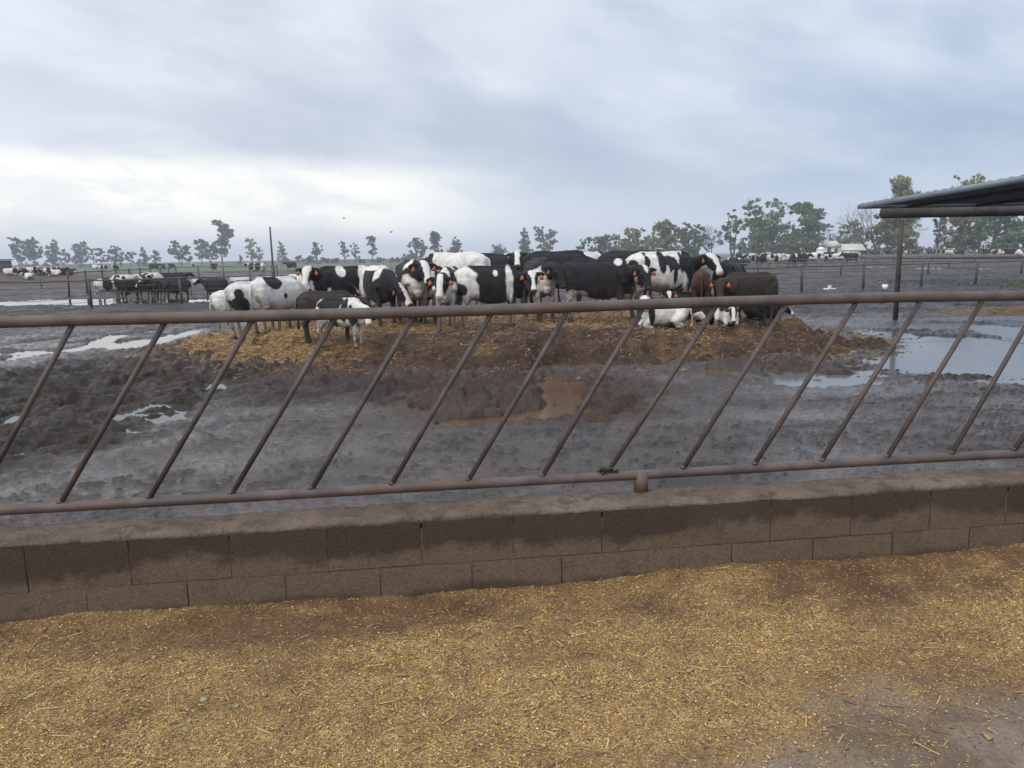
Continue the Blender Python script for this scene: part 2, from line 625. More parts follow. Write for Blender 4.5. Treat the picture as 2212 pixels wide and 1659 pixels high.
    n8 = noise(t, gp.outputs[0], 14, 6, 0.7)
    hgt = math_node(t, 'ADD', sp.outputs[2], math_node(t, 'MULTIPLY', math_node(t, 'SUBTRACT', n1, 0.5), 0.30))
    hgt = math_node(t, 'ADD', hgt, math_node(t, 'MULTIPLY', math_node(t, 'SUBTRACT', n8, 0.5), 0.14))
    c = mix_col(t, map_range(t, hgt, 0.205, 0.285), dry, damp)
    low = math_node(t, 'ADD', sp.outputs[2], math_node(t, 'MULTIPLY', math_node(t, 'SUBTRACT', n1, 0.5), 0.16))
    c = mix_col(t, map_range(t, low, 0.035, 0.085, 0.8, 0.0), c, (0.052, 0.036, 0.024))
    c = mix_col(t, map_range(t, oi.outputs['Random'], 0, 1, 0.0, 0.25, False), c, (0.10, 0.075, 0.055))
    n7 = noise(t, gp.outputs[0], 9, 6, 0.7)
    c = mix_col(t, map_range(t, n7, 0.50, 0.72, 0, 0.55), c, (0.058, 0.042, 0.031))
    c = mix_col(t, map_range(t, n4, 0.66, 0.74, 0, 0.7), c, (0.30, 0.23, 0.16))
    L(t, c, b.inputs['Base Color'])
    b.inputs['Roughness'].default_value = 0.85
    b.inputs['Specular IOR Level'].default_value = 0.25
    p = bump(t, b, n2, 0.9, 0.008)
    bump(t, b, n4, 0.5, 0.003, p)
    M['block'] = mt
    mt, t, b = new_mat('wall_cap')
    v = obj_coord(t)
    n1 = noise(t, v, 2.2, 6, 0.6)
    n2 = noise(t, v, 60, 5, 0.75)
    n3 = noise(t, v, 11, 5, 0.65)
    c = mix_col(t, map_range(t, n1, 0.35, 0.65), (0.125, 0.090, 0.066), (0.190, 0.145, 0.108))
    c = mix_col(t, map_range(t, n3, 0.48, 0.66, 0, 0.8), c, (0.075, 0.052, 0.040))
    n6 = noise(t, v, 28, 5, 0.7)
    c = mix_col(t, map_range(t, n6, 0.55, 0.70, 0, 0.6), c, (0.24, 0.19, 0.145))
    c = mix_col(t, map_range(t, n2, 0.3, 0.7, 0, 0.5), c, (0.5, 0.5, 0.5), 'OVERLAY')
    vo = N(t, 'ShaderNodeTexVoronoi', inp={'Scale': 42})
    L(t, v, vo.inputs['Vector'])
    c = mix_col(t, map_range(t, vo.outputs['Distance'], 0.10, 0.05, 0, 0.5, False), c, (0.34, 0.27, 0.19))
    L(t, c, b.inputs['Base Color'])
    b.inputs['Roughness'].default_value = 0.8
    b.inputs['Specular IOR Level'].default_value = 0.3
    p = bump(t, b, n2, 1.0, 0.010)
    p = bump(t, b, n6, 0.9, 0.018, p)
    bump(t, b, n3, 0.8, 0.03, p)
    M['cap'] = mt
    M['mortar'] = two_tone('mortar', (0.062, 0.045, 0.034), (0.10, 0.074, 0.056), 30, rough=0.9, fine=90)
    # steel
    M['pipe'] = two_tone('weathered_pipe', (0.075, 0.057, 0.050), (0.110, 0.084, 0.074), 7, rough=0.6, spec=0.4, fine=140, bump_s=0.25, bump_d=0.002, third=(0.100, 0.055, 0.037), third_scale=3.2, third_lo=0.48, third_hi=0.75, kind='Generated' if False else 'Object')
    M['bar'] = two_tone('rusty_bar', (0.050, 0.040, 0.038), (0.085, 0.062, 0.054), 9, rough=0.58, spec=0.45, fine=160, bump_s=0.3, bump_d=0.0015, third=(0.085, 0.048, 0.034), third_scale=4.5, third_lo=0.5, third_hi=0.75)
    M['far_pipe'] = two_tone('dull_pipe', (0.085, 0.075, 0.070), (0.13, 0.115, 0.105), 2, rough=0.6, fine=20, bump_s=0)
    M['post'] = two_tone('dark_post', (0.055, 0.047, 0.043), (0.095, 0.080, 0.072), 3, rough=0.75, fine=30, bump_s=0.2)
    M['dung'] = two_tone('dung', (0.025, 0.018, 0.014), (0.05, 0.036, 0.027), 30, rough=0.7, fine=90, bump_s=0.6, bump_d=0.01)
    # shed
    mt, t, b = new_mat('corrugated_sheet')
    v = obj_coord(t)
    n1 = noise(t, v, 1.2, 5)
    c = mix_col(t, map_range(t, n1, 0.35, 0.65), (0.075, 0.09, 0.115), (0.10, 0.12, 0.15))
    L(t, c, b.inputs['Base Color'])
    b.inputs['Roughness'].default_value = 0.5
    b.inputs['Metallic'].default_value = 0.3
    M['sheet'] = mt
    M['fascia'] = two_tone('painted_fascia', (0.22, 0.26, 0.29), (0.29, 0.33, 0.36), 2, rough=0.5, fine=30, bump_s=0)
    M['beam'] = two_tone('galvanised_beam', (0.026, 0.026, 0.028), (0.045, 0.044, 0.044), 3, rough=0.65, fine=40, bump_s=0.1)
    M['white_paint'] = two_tone('weathered_white', (0.66, 0.64, 0.58), (0.76, 0.74, 0.68), 0.8, rough=0.7, fine=5, bump_s=0)
    M['pale_roof'] = two_tone('pale_roof', (0.60, 0.57, 0.49), (0.70, 0.67, 0.58), 0.6, rough=0.6, fine=5, bump_s=0, stretch=(1, 1, 6))
    M['blue_white'] = two_tone('pale_blue_tank', (0.62, 0.70, 0.76), (0.72, 0.78, 0.82), 1, rough=0.4, fine=5, bump_s=0)
    M['dark_open'] = two_tone('shadowed_interior', (0.02, 0.02, 0.02), (0.035, 0.03, 0.028), 1, fine=4, bump_s=0)
    M['hut'] = two_tone('dark_boards', (0.060, 0.042, 0.034), (0.095, 0.070, 0.056), 2, rough=0.85, fine=12)
    M['plastic'] = two_tone('white_plastic', (0.72, 0.70, 0.64), (0.80, 0.78, 0.72), 3, rough=0.45, fine=20, bump_s=0)
    M['bark'] = two_tone('bark', (0.075, 0.062, 0.052), (0.14, 0.12, 0.10), 1.5, rough=0.9, fine=8)
    M['twig'] = two_tone('bare_twig', (0.060, 0.055, 0.055), (0.10, 0.09, 0.088), 1.5, rough=0.9, fine=8, bump_s=0)
    M['manure'] = two_tone('manure', (0.070, 0.050, 0.036), (0.115, 0.082, 0.058), 0.8, rough=0.9, fine=6, bump_s=0.7, bump_d=0.08)
    M['coat'] = tint_mat('cow_coat', 0.75, 0.2, 36, 0.22, 0.35, 0.012, 0.05)
    M['eye'] = two_tone('dark_eye', (0.006, 0.005, 0.005), (0.010, 0.008, 0.008), 5, rough=0.12, spec=0.6, fine=20, bump_s=0)
    M['orange_tag'] = two_tone('orange_tag', (0.30, 0.088, 0.042), (0.37, 0.115, 0.056), 20, rough=0.5, fine=60, bump_s=0)
    M['yellow_tag'] = two_tone('yellow_tag', (0.50, 0.42, 0.17), (0.58, 0.50, 0.22), 20, rough=0.5, fine=60, bump_s=0)
    M['stone'] = two_tone('grey_stone', (0.23, 0.19, 0.13), (0.34, 0.29, 0.21), 20, rough=0.85, fine=90, bump_s=0.5, bump_d=0.004)
    M['wood_chip'] = two_tone('wood_chip', (0.24, 0.15, 0.085), (0.36, 0.24, 0.13), 40, rough=0.8, fine=120, bump_s=0.4, bump_d=0.003, stretch=(1, 4, 1))
    M['bird'] = two_tone('dark_bird', (0.03, 0.03, 0.035), (0.05, 0.05, 0.055), 10, fine=30, bump_s=0)


make_materials()

# ------------------------------------------------------------------ ground
WA = math.radians(7.6)                       # the feed wall runs away to the right by this angle
WU = np.array([math.cos(WA), math.sin(WA)])
WV = np.array([-math.sin(WA), math.cos(WA)])
V_FRONT, V_BACK = 3.205, 3.425


def uv(u, v, z=0.0):
    p = WU * u + WV * v
    return np.array([p[0], p[1], z])


def ell(x, y, rx, ry):
    c = G(x, y)
    a = abs(G(x + rx, y)[0] - c[0])
    b = abs(G(x, y - ry)[1] - G(x, y + ry)[1]) / 2
    return c[0], c[1], a, b


def ell_d(e, X, Y):
    return np.sqrt(((X - e[0]) / e[2]) ** 2 + ((Y - e[1]) / e[3]) ** 2)


def cap_d(x1, y1, x2, y2, r, X, Y):
    a, b = G(x1, y1)[:2], G(x2, y2)[:2]
    ab = b - a
    t = np.clip(((X - a[0]) * ab[0] + (Y - a[1]) * ab[1]) / max(ab @ ab, 1e-9), 0, 1)
    return np.hypot(X - a[0] - t * ab[0], Y - a[1] - t * ab[1]) / r


WATER_Z = -0.035
MC = (0.12, 13.7)
MA, MBY = 5.55, 3.9
# wheel ruts full of water on the left, then single pools: picture spots on the ground
RUTS = [((0, 744), (147, 728), .13), ((58, 766), (191, 747), .20), ((191, 747), (253, 721), .15), ((147, 756), (311, 730), .17),
        ((266, 750), (400, 717), .22), ((400, 717), (444, 706), .16), ((338, 742), (352, 733), .12), ((-120, 800), (27, 796), .12),
        ((-160, 768), (60, 758), .25), ((-60, 756), (-300, 790), .2), ((0, 778), (70, 764), .12), ((160, 740), (330, 712), .10), ((465, 716), (500, 718), .10), ((390, 735), (455, 725), .07)]
POOLS = [((181, 799), 32, 5), ((52, 808), 14, 5), ((133, 850), 26, 7), ((140, 872), 22, 5), ((475, 826), 40, 13), ((328, 884), 62, 13),
         ((360, 902), 40, 7), ((290, 927), 26, 6), ((44, 888), 18, 6), ((328, 810), 8, 4), ((273, 828), 22, 5), ((855, 845), 32, 6), ((30, 905), 24, 7), ((250, 835), 30, 5), ((560, 905), 60, 6)]
BROWN = [((1216, 835), (1216, 812), .27), ((1212, 868), (1220, 845), .22), ((975, 912), (1120, 897), .11), ((1120, 897), (1262, 882), .14), ((1548, 803), (1590, 808), .28), ((1285, 910), (1305, 909), .07)]
BROAD = [((2110, 762), 370, 54), ((1780, 812), 150, 20), ((2260, 720), 130, 26), ((1900, 720), 90, 12)]
STRIPS = [((60, 652), 130, 4.5), ((240, 651), 120, 4.0), ((420, 648), 90, 3.5), ((80, 682), 60, 3.0), ((480, 601), 70, 5), ((320, 604), 60, 3), ((1990, 578), 90, 4), ((2150, 577), 110, 5), ((2060, 652), 30, 3), ((2120, 660), 60, 2.5),
          ((1750, 560), 90, 3), ((160, 609), 110, 3), ((600, 596), 80, 4), ((1620, 590), 70, 3)]
CLODDY = [(ell(200, 830, 420, 105), 1.0), (ell(1130, 850, 360, 52), 0.9), (ell(1700, 790, 180, 25), 0.55), (ell(620, 820, 260, 50), 0.7)]
BROWN_MUD = ell(1140, 850, 330, 62)
SOFT = fbm2


def cloddy(X, Y):
    c = np.full(X.shape, 0.14)
    wob = 0.35 * fbm2(X * 0.7, Y * 0.7, 3, 91)
    for e, k in CLODDY:
        c = np.maximum(c, k * sstep(1.25, 0.75, ell_d(e, X, Y) + wob))
    far = sstep(13, 20, Y)
    return np.maximum(c, 0.6 * far)


def mud_height(X, Y, detail=True):
    X, Y = np.asarray(X, float), np.asarray(Y, float)
    C = cloddy(X, Y)
    dist = np.hypot(X, Y)
    lod = np.clip(11 / dist, 0, 1)
    n1 = fbm2(X * 2.6, Y * 2.6, 3, 1)
    n2 = fbm2(X * 8.0, Y * 8.0, 3, 2)
    n3 = fbm2(X * 24.0, Y * 24.0, 2, 3)
    w = worley2(X * 2.9 + n1 * 0.4, Y * 2.9, 4)
    b1 = np.abs(fbm2(X * 1.9, Y * 1.9, 3, 21)); b2 = np.abs(fbm2(X * 5.5, Y * 5.5, 3, 22)); b3 = np.abs(n3)
    h = C * (0.15 * np.tanh(2.2 * (b1 - .16)) * .5 + 0.085 * np.tanh(3.0 * (b2 - .14)) * .45 * (0.4 + 0.6 * lod) + 0.030 * (b3 - .2) * lod + 0.030 * n2 - 0.060 * sstep(0.28, 0.10, w))
    a1 = fbm2(X * 5.5, Y * 7.5, 4, 5)
    a2 = fbm2(X * 18.0, Y * 24.0, 3, 6)
    pat = fbm2(X * 0.9, Y * 0.9, 3, 7)
    cl = sstep(0.20, 0.34, a1 + 0.7 * a2 + 0.55 * pat)
    h = h + (1 - C) * (0.008 * a1 + 0.005 * a2 + 0.020 * cl * (0.6 + a2) + 0.014 * fbm2(X * 1.3, Y * 1.3, 2, 11))
    clod = np.clip(cl * (1 - C) + C * sstep(0.02, 0.07, h), 0, 1)
    h = h + 0.012 * fbm2(X * 0.35, Y * 0.35, 3, 8) + 0.03 * sstep(14, 40, dist) * fbm2(X * 0.12, Y * 0.3, 3, 9)
    wob = 0.55 * n1 + 0.35 * n2
    dip = np.zeros_like(h)
    for (p, q, r) in RUTS:
        dip = np.maximum(dip, 0.12 * sstep(1.7, 0.8, cap_d(*p, *q, r * 1.1, X, Y) + .5 * wob))
    for (c, rx, ry) in POOLS:
        dip = np.maximum(dip, 0.11 * sstep(1.5, 0.6, ell_d(ell(*c, rx, ry), X, Y) + wob))
    for (p, q, r) in BROWN:
        dip = np.maximum(dip, 0.11 * sstep(1.45, 0.75, cap_d(*p, *q, r, X, Y) + 0.5 * wob))
    for (c, rx, ry) in BROAD:
        dip = np.maximum(dip, 0.064 * sstep(1.25, 0.8, ell_d(ell(*c, rx, ry), X, Y) + 0.55 * wob))
    for (c, rx, ry) in STRIPS:
        dip = np.maximum(dip, 0.15 * sstep(1.6, 0.6, ell_d(ell(*c, rx, ry), X, Y) + 0.5 * wob))
    # spoil banks beside the drain
    ridge = 0.10 * sstep(1.5, 0.3, cap_d(900, 878, 1180, 866, .22, X, Y) + 0.5 * wob) * (1 + 1.2 * n2)
    ridge = np.maximum(ridge, 0.08 * sstep(1.5, 0.3, cap_d(1275, 850, 1330, 868, .22, X, Y) + 0.5 * wob))
    ridge = np.maximum(ridge, 0.07 * sstep(1.5, 0.3, cap_d(1640, 786, 1800, 800, .2, X, Y) + 0.5 * wob))
    ridge = np.maximum(ridge, 0.05 * sstep(1.6, 0.3, cap_d(1900, 815, 2120, 809, .10, X, Y) + 0.6 * wob))
    ridge = np.maximum(ridge, 0.06 * sstep(1.6, 0.3, cap_d(300, 975, 640, 915, .22, X, Y) + 0.6 * wob))
    ring = 0.05 * sstep(0.26, 0.0, np.abs(np.sqrt(((X - MC[0]) / MA) ** 2 + ((Y - MC[1]) / MBY) ** 2) - 1.05)) * (0.35 + 1.5 * np.tanh(2 * b2))
    return h + ridge + ring - dip, C, clod




def mound_height(X, Y):
    X, Y = np.asarray(X, float), np.asarray(Y, float)
    d = np.sqrt(((X - MC[0]) / MA) ** 2 + ((Y - MC[1]) / MBY) ** 2)
    d = d + 0.17 * fbm2(X * 0.9, Y * 0.9, 3, 31) + 0.10 * fbm2(X * 3, Y * 3, 3, 33)
    # the notch cut by the drain
    p = G(1216, 800)
    d = d + 0.55 * np.exp(-(((X - p[0]) / 0.30) ** 2 + ((Y - p[1] - .15) / 0.55) ** 2))
    t = np.clip((1.02 - d) / 0.36, -0.4, 1)
    h = np.where(t > 0, 0.38 * (1 - (1 - np.clip(t, 0, 1)) ** 2), 0.5 * t)
    k = sstep(0.0, 0.2, t)
    h = h + k * (0.085 * fbm2(X * 1.6, Y * 1.6, 3, 35) + 0.12 * (np.abs(fbm2(X * 5, Y * 5, 3, 36)) - .2) + 0.035 * fbm2(X * 16, Y * 16, 2, 37))
    return h - 0.02


def terrain(x, y):
    a = float(mound_height(np.array([x]), np.array([y]))[0])
    return max(a, 0.0)


def build_ground():
    # land to the horizon
    v, q = [], []
    xs = [-2400, -400, 400, 2400]
    ys = [-60, 60, 400, 2400]
    for yy in ys:
        for xx in xs:
            v.append((xx, yy, -0.30))
    link('ground', mesh_np('ground', v, grid_faces(4, 4)), M['far_ground'], kind='structure')
    # corral mud
    nr, nc = 440, 940
    ka, kb = 3.40 ** -.5, 118 ** -.5
    vv = (ka + (kb - ka) * np.arange(nr) / (nr - 1)) ** -2
    s = np.linspace(-1, 1, nc)
    Vg, S = np.meshgrid(vv, s, indexing='ij')
    Ug = S * (Vg * 0.98 + 0.4)
    X = Ug * WU[0] + Vg * WV[0]
    Y = Ug * WU[1] + Vg * WV[1]
    h, C, clod = mud_height(X.ravel(), Y.ravel())
    Xf, Yf = X.ravel(), Y.ravel()
    wet = np.clip(1.0 - C * 1.05 - .5 * sstep(15, 24, Yf) + 0.5 * fbm2(Xf * 0.8, Yf * 1.6, 3, 41), 0, 1)
    brown = sstep(1.2, 0.5, ell_d(BROWN_MUD, Xf, Yf) + 0.5 * fbm2(Xf * 1.1, Yf * 1.1, 3, 43)) * 0.8
    dm = np.sqrt(((Xf - MC[0]) / MA) ** 2 + ((Yf - MC[1]) / MBY) ** 2) + .12 * fbm2(Xf * 1.2, Yf * 1.2, 3, 44)
    brown = np.maximum(brown, .85 * sstep(1.32, 1.0, dm))
    vv_ = Xf * WV[0] + Yf * WV[1]
    film = np.clip(.95 * sstep(5.4, 3.9, vv_ + .9 * fbm2(Xf * .8, Yf * .8, 3, 45)) + .85 * sstep(1.15, .6, ell_d(ell(1850, 850, 480, 75), Xf, Yf) + .5 * fbm2(Xf * .9, Yf * 1.4, 3, 46)) + .4 * sstep(.1, .4, fbm2(Xf * .5, Yf * .9, 3, 47)), 0, 1) * wet
    h = np.where(h > 0, h * (1 - .45 * film), h)
    link('corral_mud', mesh_np('corral_mud', np.c_[Xf, Yf, h], grid_faces(nr, nc), True, None, {'wet': wet, 'brown': brown, 'clod': clod * (1 - .6 * film), 'film': film}), M['mud'], kind='structure')

    def sheet(x0, x1, y0, y1, mat, z=WATER_Z):
        link('puddle', mesh_np('puddle', [(x0, y0, z), (x1, y0, z), (x1, y1, z), (x0, y1, z)], [(0, 1, 2, 3)]), mat, kind='structure')

    def ext(pts, m_):
        g = np.array([G(*p)[:2] for p in pts])
        return g[:, 0].min() - m_, g[:, 0].max() + m_, g[:, 1].min() - m_, g[:, 1].max() + m_
    q0, q1, q2, q3 = uv(-4.2, 3.6), uv(5.0, 3.6), uv(62, 60), uv(-62, 60)
    link('standing_water', mesh_np('standing_water', [(a_[0], a_[1], WATER_Z) for a_ in (q0, q1, q2, q3)], [(0, 1, 2, 3)]), M['water'], kind='structure')
    for (p, q_, r) in BROWN:
        sheet(*ext([p, q_], r * 4.0), M['brown_water'], WATER_Z + 0.006 + RNG.uniform(-.002, .002))
    for (c, rx, ry) in BROAD:
        e = ell(*c, rx, ry)
        sheet(e[0] - e[2] * 1.25, e[0] + e[2] * 1.25, e[1] - e[3] * 1.25, e[1] + e[3] * 1.25, M['slurry_water'], WATER_Z + 0.005 + RNG.uniform(-.002, .002))
    for (c, rx, ry) in STRIPS:
        e = ell(*c, rx, ry)
        if e[1] > 56:
            sheet(e[0] - e[2] * 1.3, e[0] + e[2] * 1.3, e[1] - e[3] * 1.3, e[1] + e[3] * 1.3, M['water'], WATER_Z - 0.004 + RNG.uniform(-.002, .002))
    # crop field, two sheets of land beyond the pens
    y0, y1 = 112, 235
    n = 60
    xs = np.linspace(-260, 200, n)
    fr = y0 + 2.5 * fbm2(xs * .02, xs * 0, 3, 51)
    v = np.r_[np.c_[xs, fr, np.full(n, -.05)], np.c_[xs, np.full(n, y1), np.full(n, -.05)]]
    link('crop_field', mesh_np('crop_field', v, grid_faces(2, n)), M['crop'], kind='structure')
    # low earth bank in front of the crop
    xs = np.linspace(-120, 100, 160)
    v = []
    for k, (dy, z) in enumerate(((-2.5, -.35), (-1.0, .06), (0.3, .10), (2.2, -.1))):
        v.append(np.c_[xs, 108 + dy + 1.2 * fbm2(xs * .05, xs * 0 + k, 3, 52), z + (0.10 * fbm2(xs * .4, xs * 0 + k, 3, 53) if z > 0 else 0 * xs)])
    link('earth_bank', mesh_np('earth_bank', np.concatenate(v), grid_faces(4, 160), True), M['manure'], kind='structure')
    # far raised bank on the skyline
    xs = np.linspace(-420, 60, 200)
    v = []
    for k, (dy, z) in enumerate(((-8, -.35), (-3, 1.2), (3, 1.25), (10, -.35))):
        v.append(np.c_[xs, 330 + dy + 0 * xs, z + (0.25 * fbm2(xs * .05, xs * 0 + k, 3, 54) if z > 0 else 0 * xs)])
    link('embankment', mesh_np('embankment', np.concatenate(v), grid_faces(4, 200), True), M['far_ground'], kind='structure')
    # manure heap on the left, where cattle lie
    xs, ys = np.linspace(-62, -22, 120), np.linspace(52, 80, 60)
    Yg, Xg = np.meshgrid(ys, xs, indexing='ij')
    h = heap_height(Xg.ravel(), Yg.ravel())
    link('manure_heap', mesh_np('manure_heap', np.c_[Xg.ravel(), Yg.ravel(), h], grid_faces(60, 120), True), M['manure'], kind='structure')
    # earth heap far right
    xs, ys = np.linspace(46, 66, 60), np.linspace(70, 86, 40)
    Yg, Xg = np.meshgrid(ys, xs, indexing='ij')
    d = np.sqrt(((Xg - 58) / 8) ** 2 + ((Yg - 78) / 6) ** 2) + 0.2 * fbm2(Xg * .4, Yg * .4, 3, 57)
    h = 1.0 * np.clip(1 - d, -.4, 1) + 0.12 * fbm2(Xg * 1.2, Yg * 1.2, 3, 58)
    link('earth_heap', mesh_np('earth_heap', np.c_[Xg.ravel(), Yg.ravel(), h.ravel()], grid_faces(40, 60), True), M['manure'], kind='structure')


def heap_height(X, Y):
    d = np.sqrt(((X + 46) / 15.5) ** 2 + ((Y - 66) / 11) ** 2) + 0.16 * fbm2(X * .25, Y * .25, 3, 55)
    return 0.75 * np.clip((1 - d) * 1.8, -.4, 1) + 0.14 * fbm2(X * .9, Y * .9, 3, 56) * (d < 1.1)


def gold_mask(X, Y):
    g = 0.20 + 1.1 * fbm2(X * 0.8, Y * 0.8, 3, 61) + .5 * fbm2(X * 3, Y * 3, 2, 62)
    g = g + 0.70 * sstep(-1.8, -3.8, X) + 0.30 * sstep(12.2, 13.8, Y) + 0.15 * sstep(3.4, 4.6, X)
    d = np.sqrt(((X - MC[0]) / MA) ** 2 + ((Y - MC[1]) / MBY) ** 2)
    g = g - 0.6 * sstep(0.80, 0.98, d) * sstep(-4.2, -2.6, X) - 0.35 * np.exp(-((X - 0.9) / 1.6) ** 2) * sstep(12.6, 11, Y)
    return np.clip(g, 0, 1)


def build_mound():
    xs = np.arange(-6.6, 7.2, 0.028)
    ys = np.concatenate([np.arange(8.6, 14.0, 0.032), np.arange(14.0, 18.4, 0.09)])
    Yg, Xg = np.meshgrid(ys, xs, indexing='ij')
    X, Y = Xg.ravel(), Yg.ravel()
    h = mound_height(X, Y)
    o = link('straw_mound', mesh_np('straw_mound', np.c_[X, Y, h], grid_faces(len(ys), len(xs)), True, None, {'gold': gold_mask(X, Y)}), M['bedding'], kind='structure')
    # loose stalks on it
    n = 90000
    X = RNG.uniform(-6.6, 7.0, n)
    Y = RNG.uniform(9.0, 17.0, n)
    h = mound_height(X, Y)
    g = gold_mask(X, Y)
    off = h < 0.01
    keep = np.where(off, (RNG.random(n) < .10) & (h > -.22), RNG.random(n) < 0.22 + 0.78 * g ** 1.2)
    X, Y, h, g = X[keep], Y[keep], h[keep], g[keep]
    h = np.where(h < 0.01, np.maximum(mud_height(X, Y)[0], h), h)
    n = len(X)
    ln = RNG.gamma(3.0, 0.021, n).clip(.025, .18)
    az = RNG.normal(0.0, 0.9, n)
    w = RNG.uniform(0.0022, 0.0050, n)
    lift = RNG.uniform(-0.04, 0.14, n)
    d = np.c_[np.cos(az), np.sin(az), lift * 2]
    nrm = np.c_[-np.sin(az), np.cos(az), np.full(n, 0.35)]
    base = np.c_[X, Y, h + 0.012 + RNG.uniform(0, 0.02, n)]
    sag = RNG.uniform(-0.012, 0.03, n)
    pts = []
    for s_, k in ((-.5, 0), (0, 1), (.5, 0)):
        c = base + d * (ln * s_)[:, None] + np.c_[np.zeros(n), np.zeros(n), sag * k]
        pts += [c - nrm * w[:, None], c + nrm * w[:, None]]
    v = np.stack(pts, 1).reshape(-1, 3)
    b = np.arange(n)[:, None] * 6
    f = np.concatenate([b + np.array([[0, 2, 3, 1]]), b + np.array([[2, 4, 5, 3]])])
    pal = np.array([(0.34, 0.215, 0.085), (0.26, 0.155, 0.063), (0.17, 0.098, 0.048), (0.44, 0.33, 0.17), (0.085, 0.050, 0.030)])
    pr = np.stack([.08 + .30 * g, .2 + .1 * g, .35 - .15 * g, .03 + .06 * g, .42 - .35 * g], 1)
    pr = np.cumsum(pr / pr.sum(1, keepdims=True), 1)
    ci = (RNG.random(n)[:, None] > pr).sum(1).clip(0, 4)
    cc = pal[ci] * RNG.uniform(0.75, 1.2, (n, 1))
    link('loose_straw', mesh_np('loose_straw', v, f, False, np.repeat(cc, 6, 0)), M['straw_bits'], kind='stuff',
         label='loose golden straw stalks strewn over the bedding mound', category='straw')


# ------------------------------------------------------------------ feed lane in front of the wall
def feed_depth(u, v):
    """layer of spilled feed: thick to the left, bare wet concrete at the near right"""
    edge = np.interp(u, [-4, -1.2, -0.5, 0.1, 0.9, 1.44, 2.2, 5], [.9, 1.35, 1.62, 1.80, 1.97, 2.08, 2.25, 2.5])
    k = sstep(-0.42, 0.50, v - edge + 0.22 * fbm2(u * 1.4, v * 2.2, 4, 71))
    t = 0.026 * k + k * (0.020 * fbm2(u * 2.2, v * 3.2, 3, 72) + 0.010 * fbm2(u * 9, v * 9, 3, 73) + 0.006 * fbm2(u * 34, v * 34, 2, 74))
    t = t + 0.050 * sstep(0.30, 0.0, V_FRONT - v) * (0.45 + 1.1 * fbm2(u * 1.5, v * 0 + 3, 3, 75)).clip(0.15, 1.3)
    return np.maximum(t, 0) + 0.004 + 0.0015 * fbm2(u * 20, v * 20, 2, 77), k


def feed_gold(u, v):
    g = 0.78 + 0.5 * fbm2(u * 1.6, v * 2.6, 4, 76) + 0.5 * fbm2(u * 8, v * 10, 3, 78) + 0.35 * fbm2(u * .5, v * 6, 3, 79) - 0.55 * sstep(2.72, 2.98, v) - 0.12 * sstep(0.6, 2.4, u) + 0.15 * sstep(-0.4, -1.6, u)
    return g.clip(0, 1)


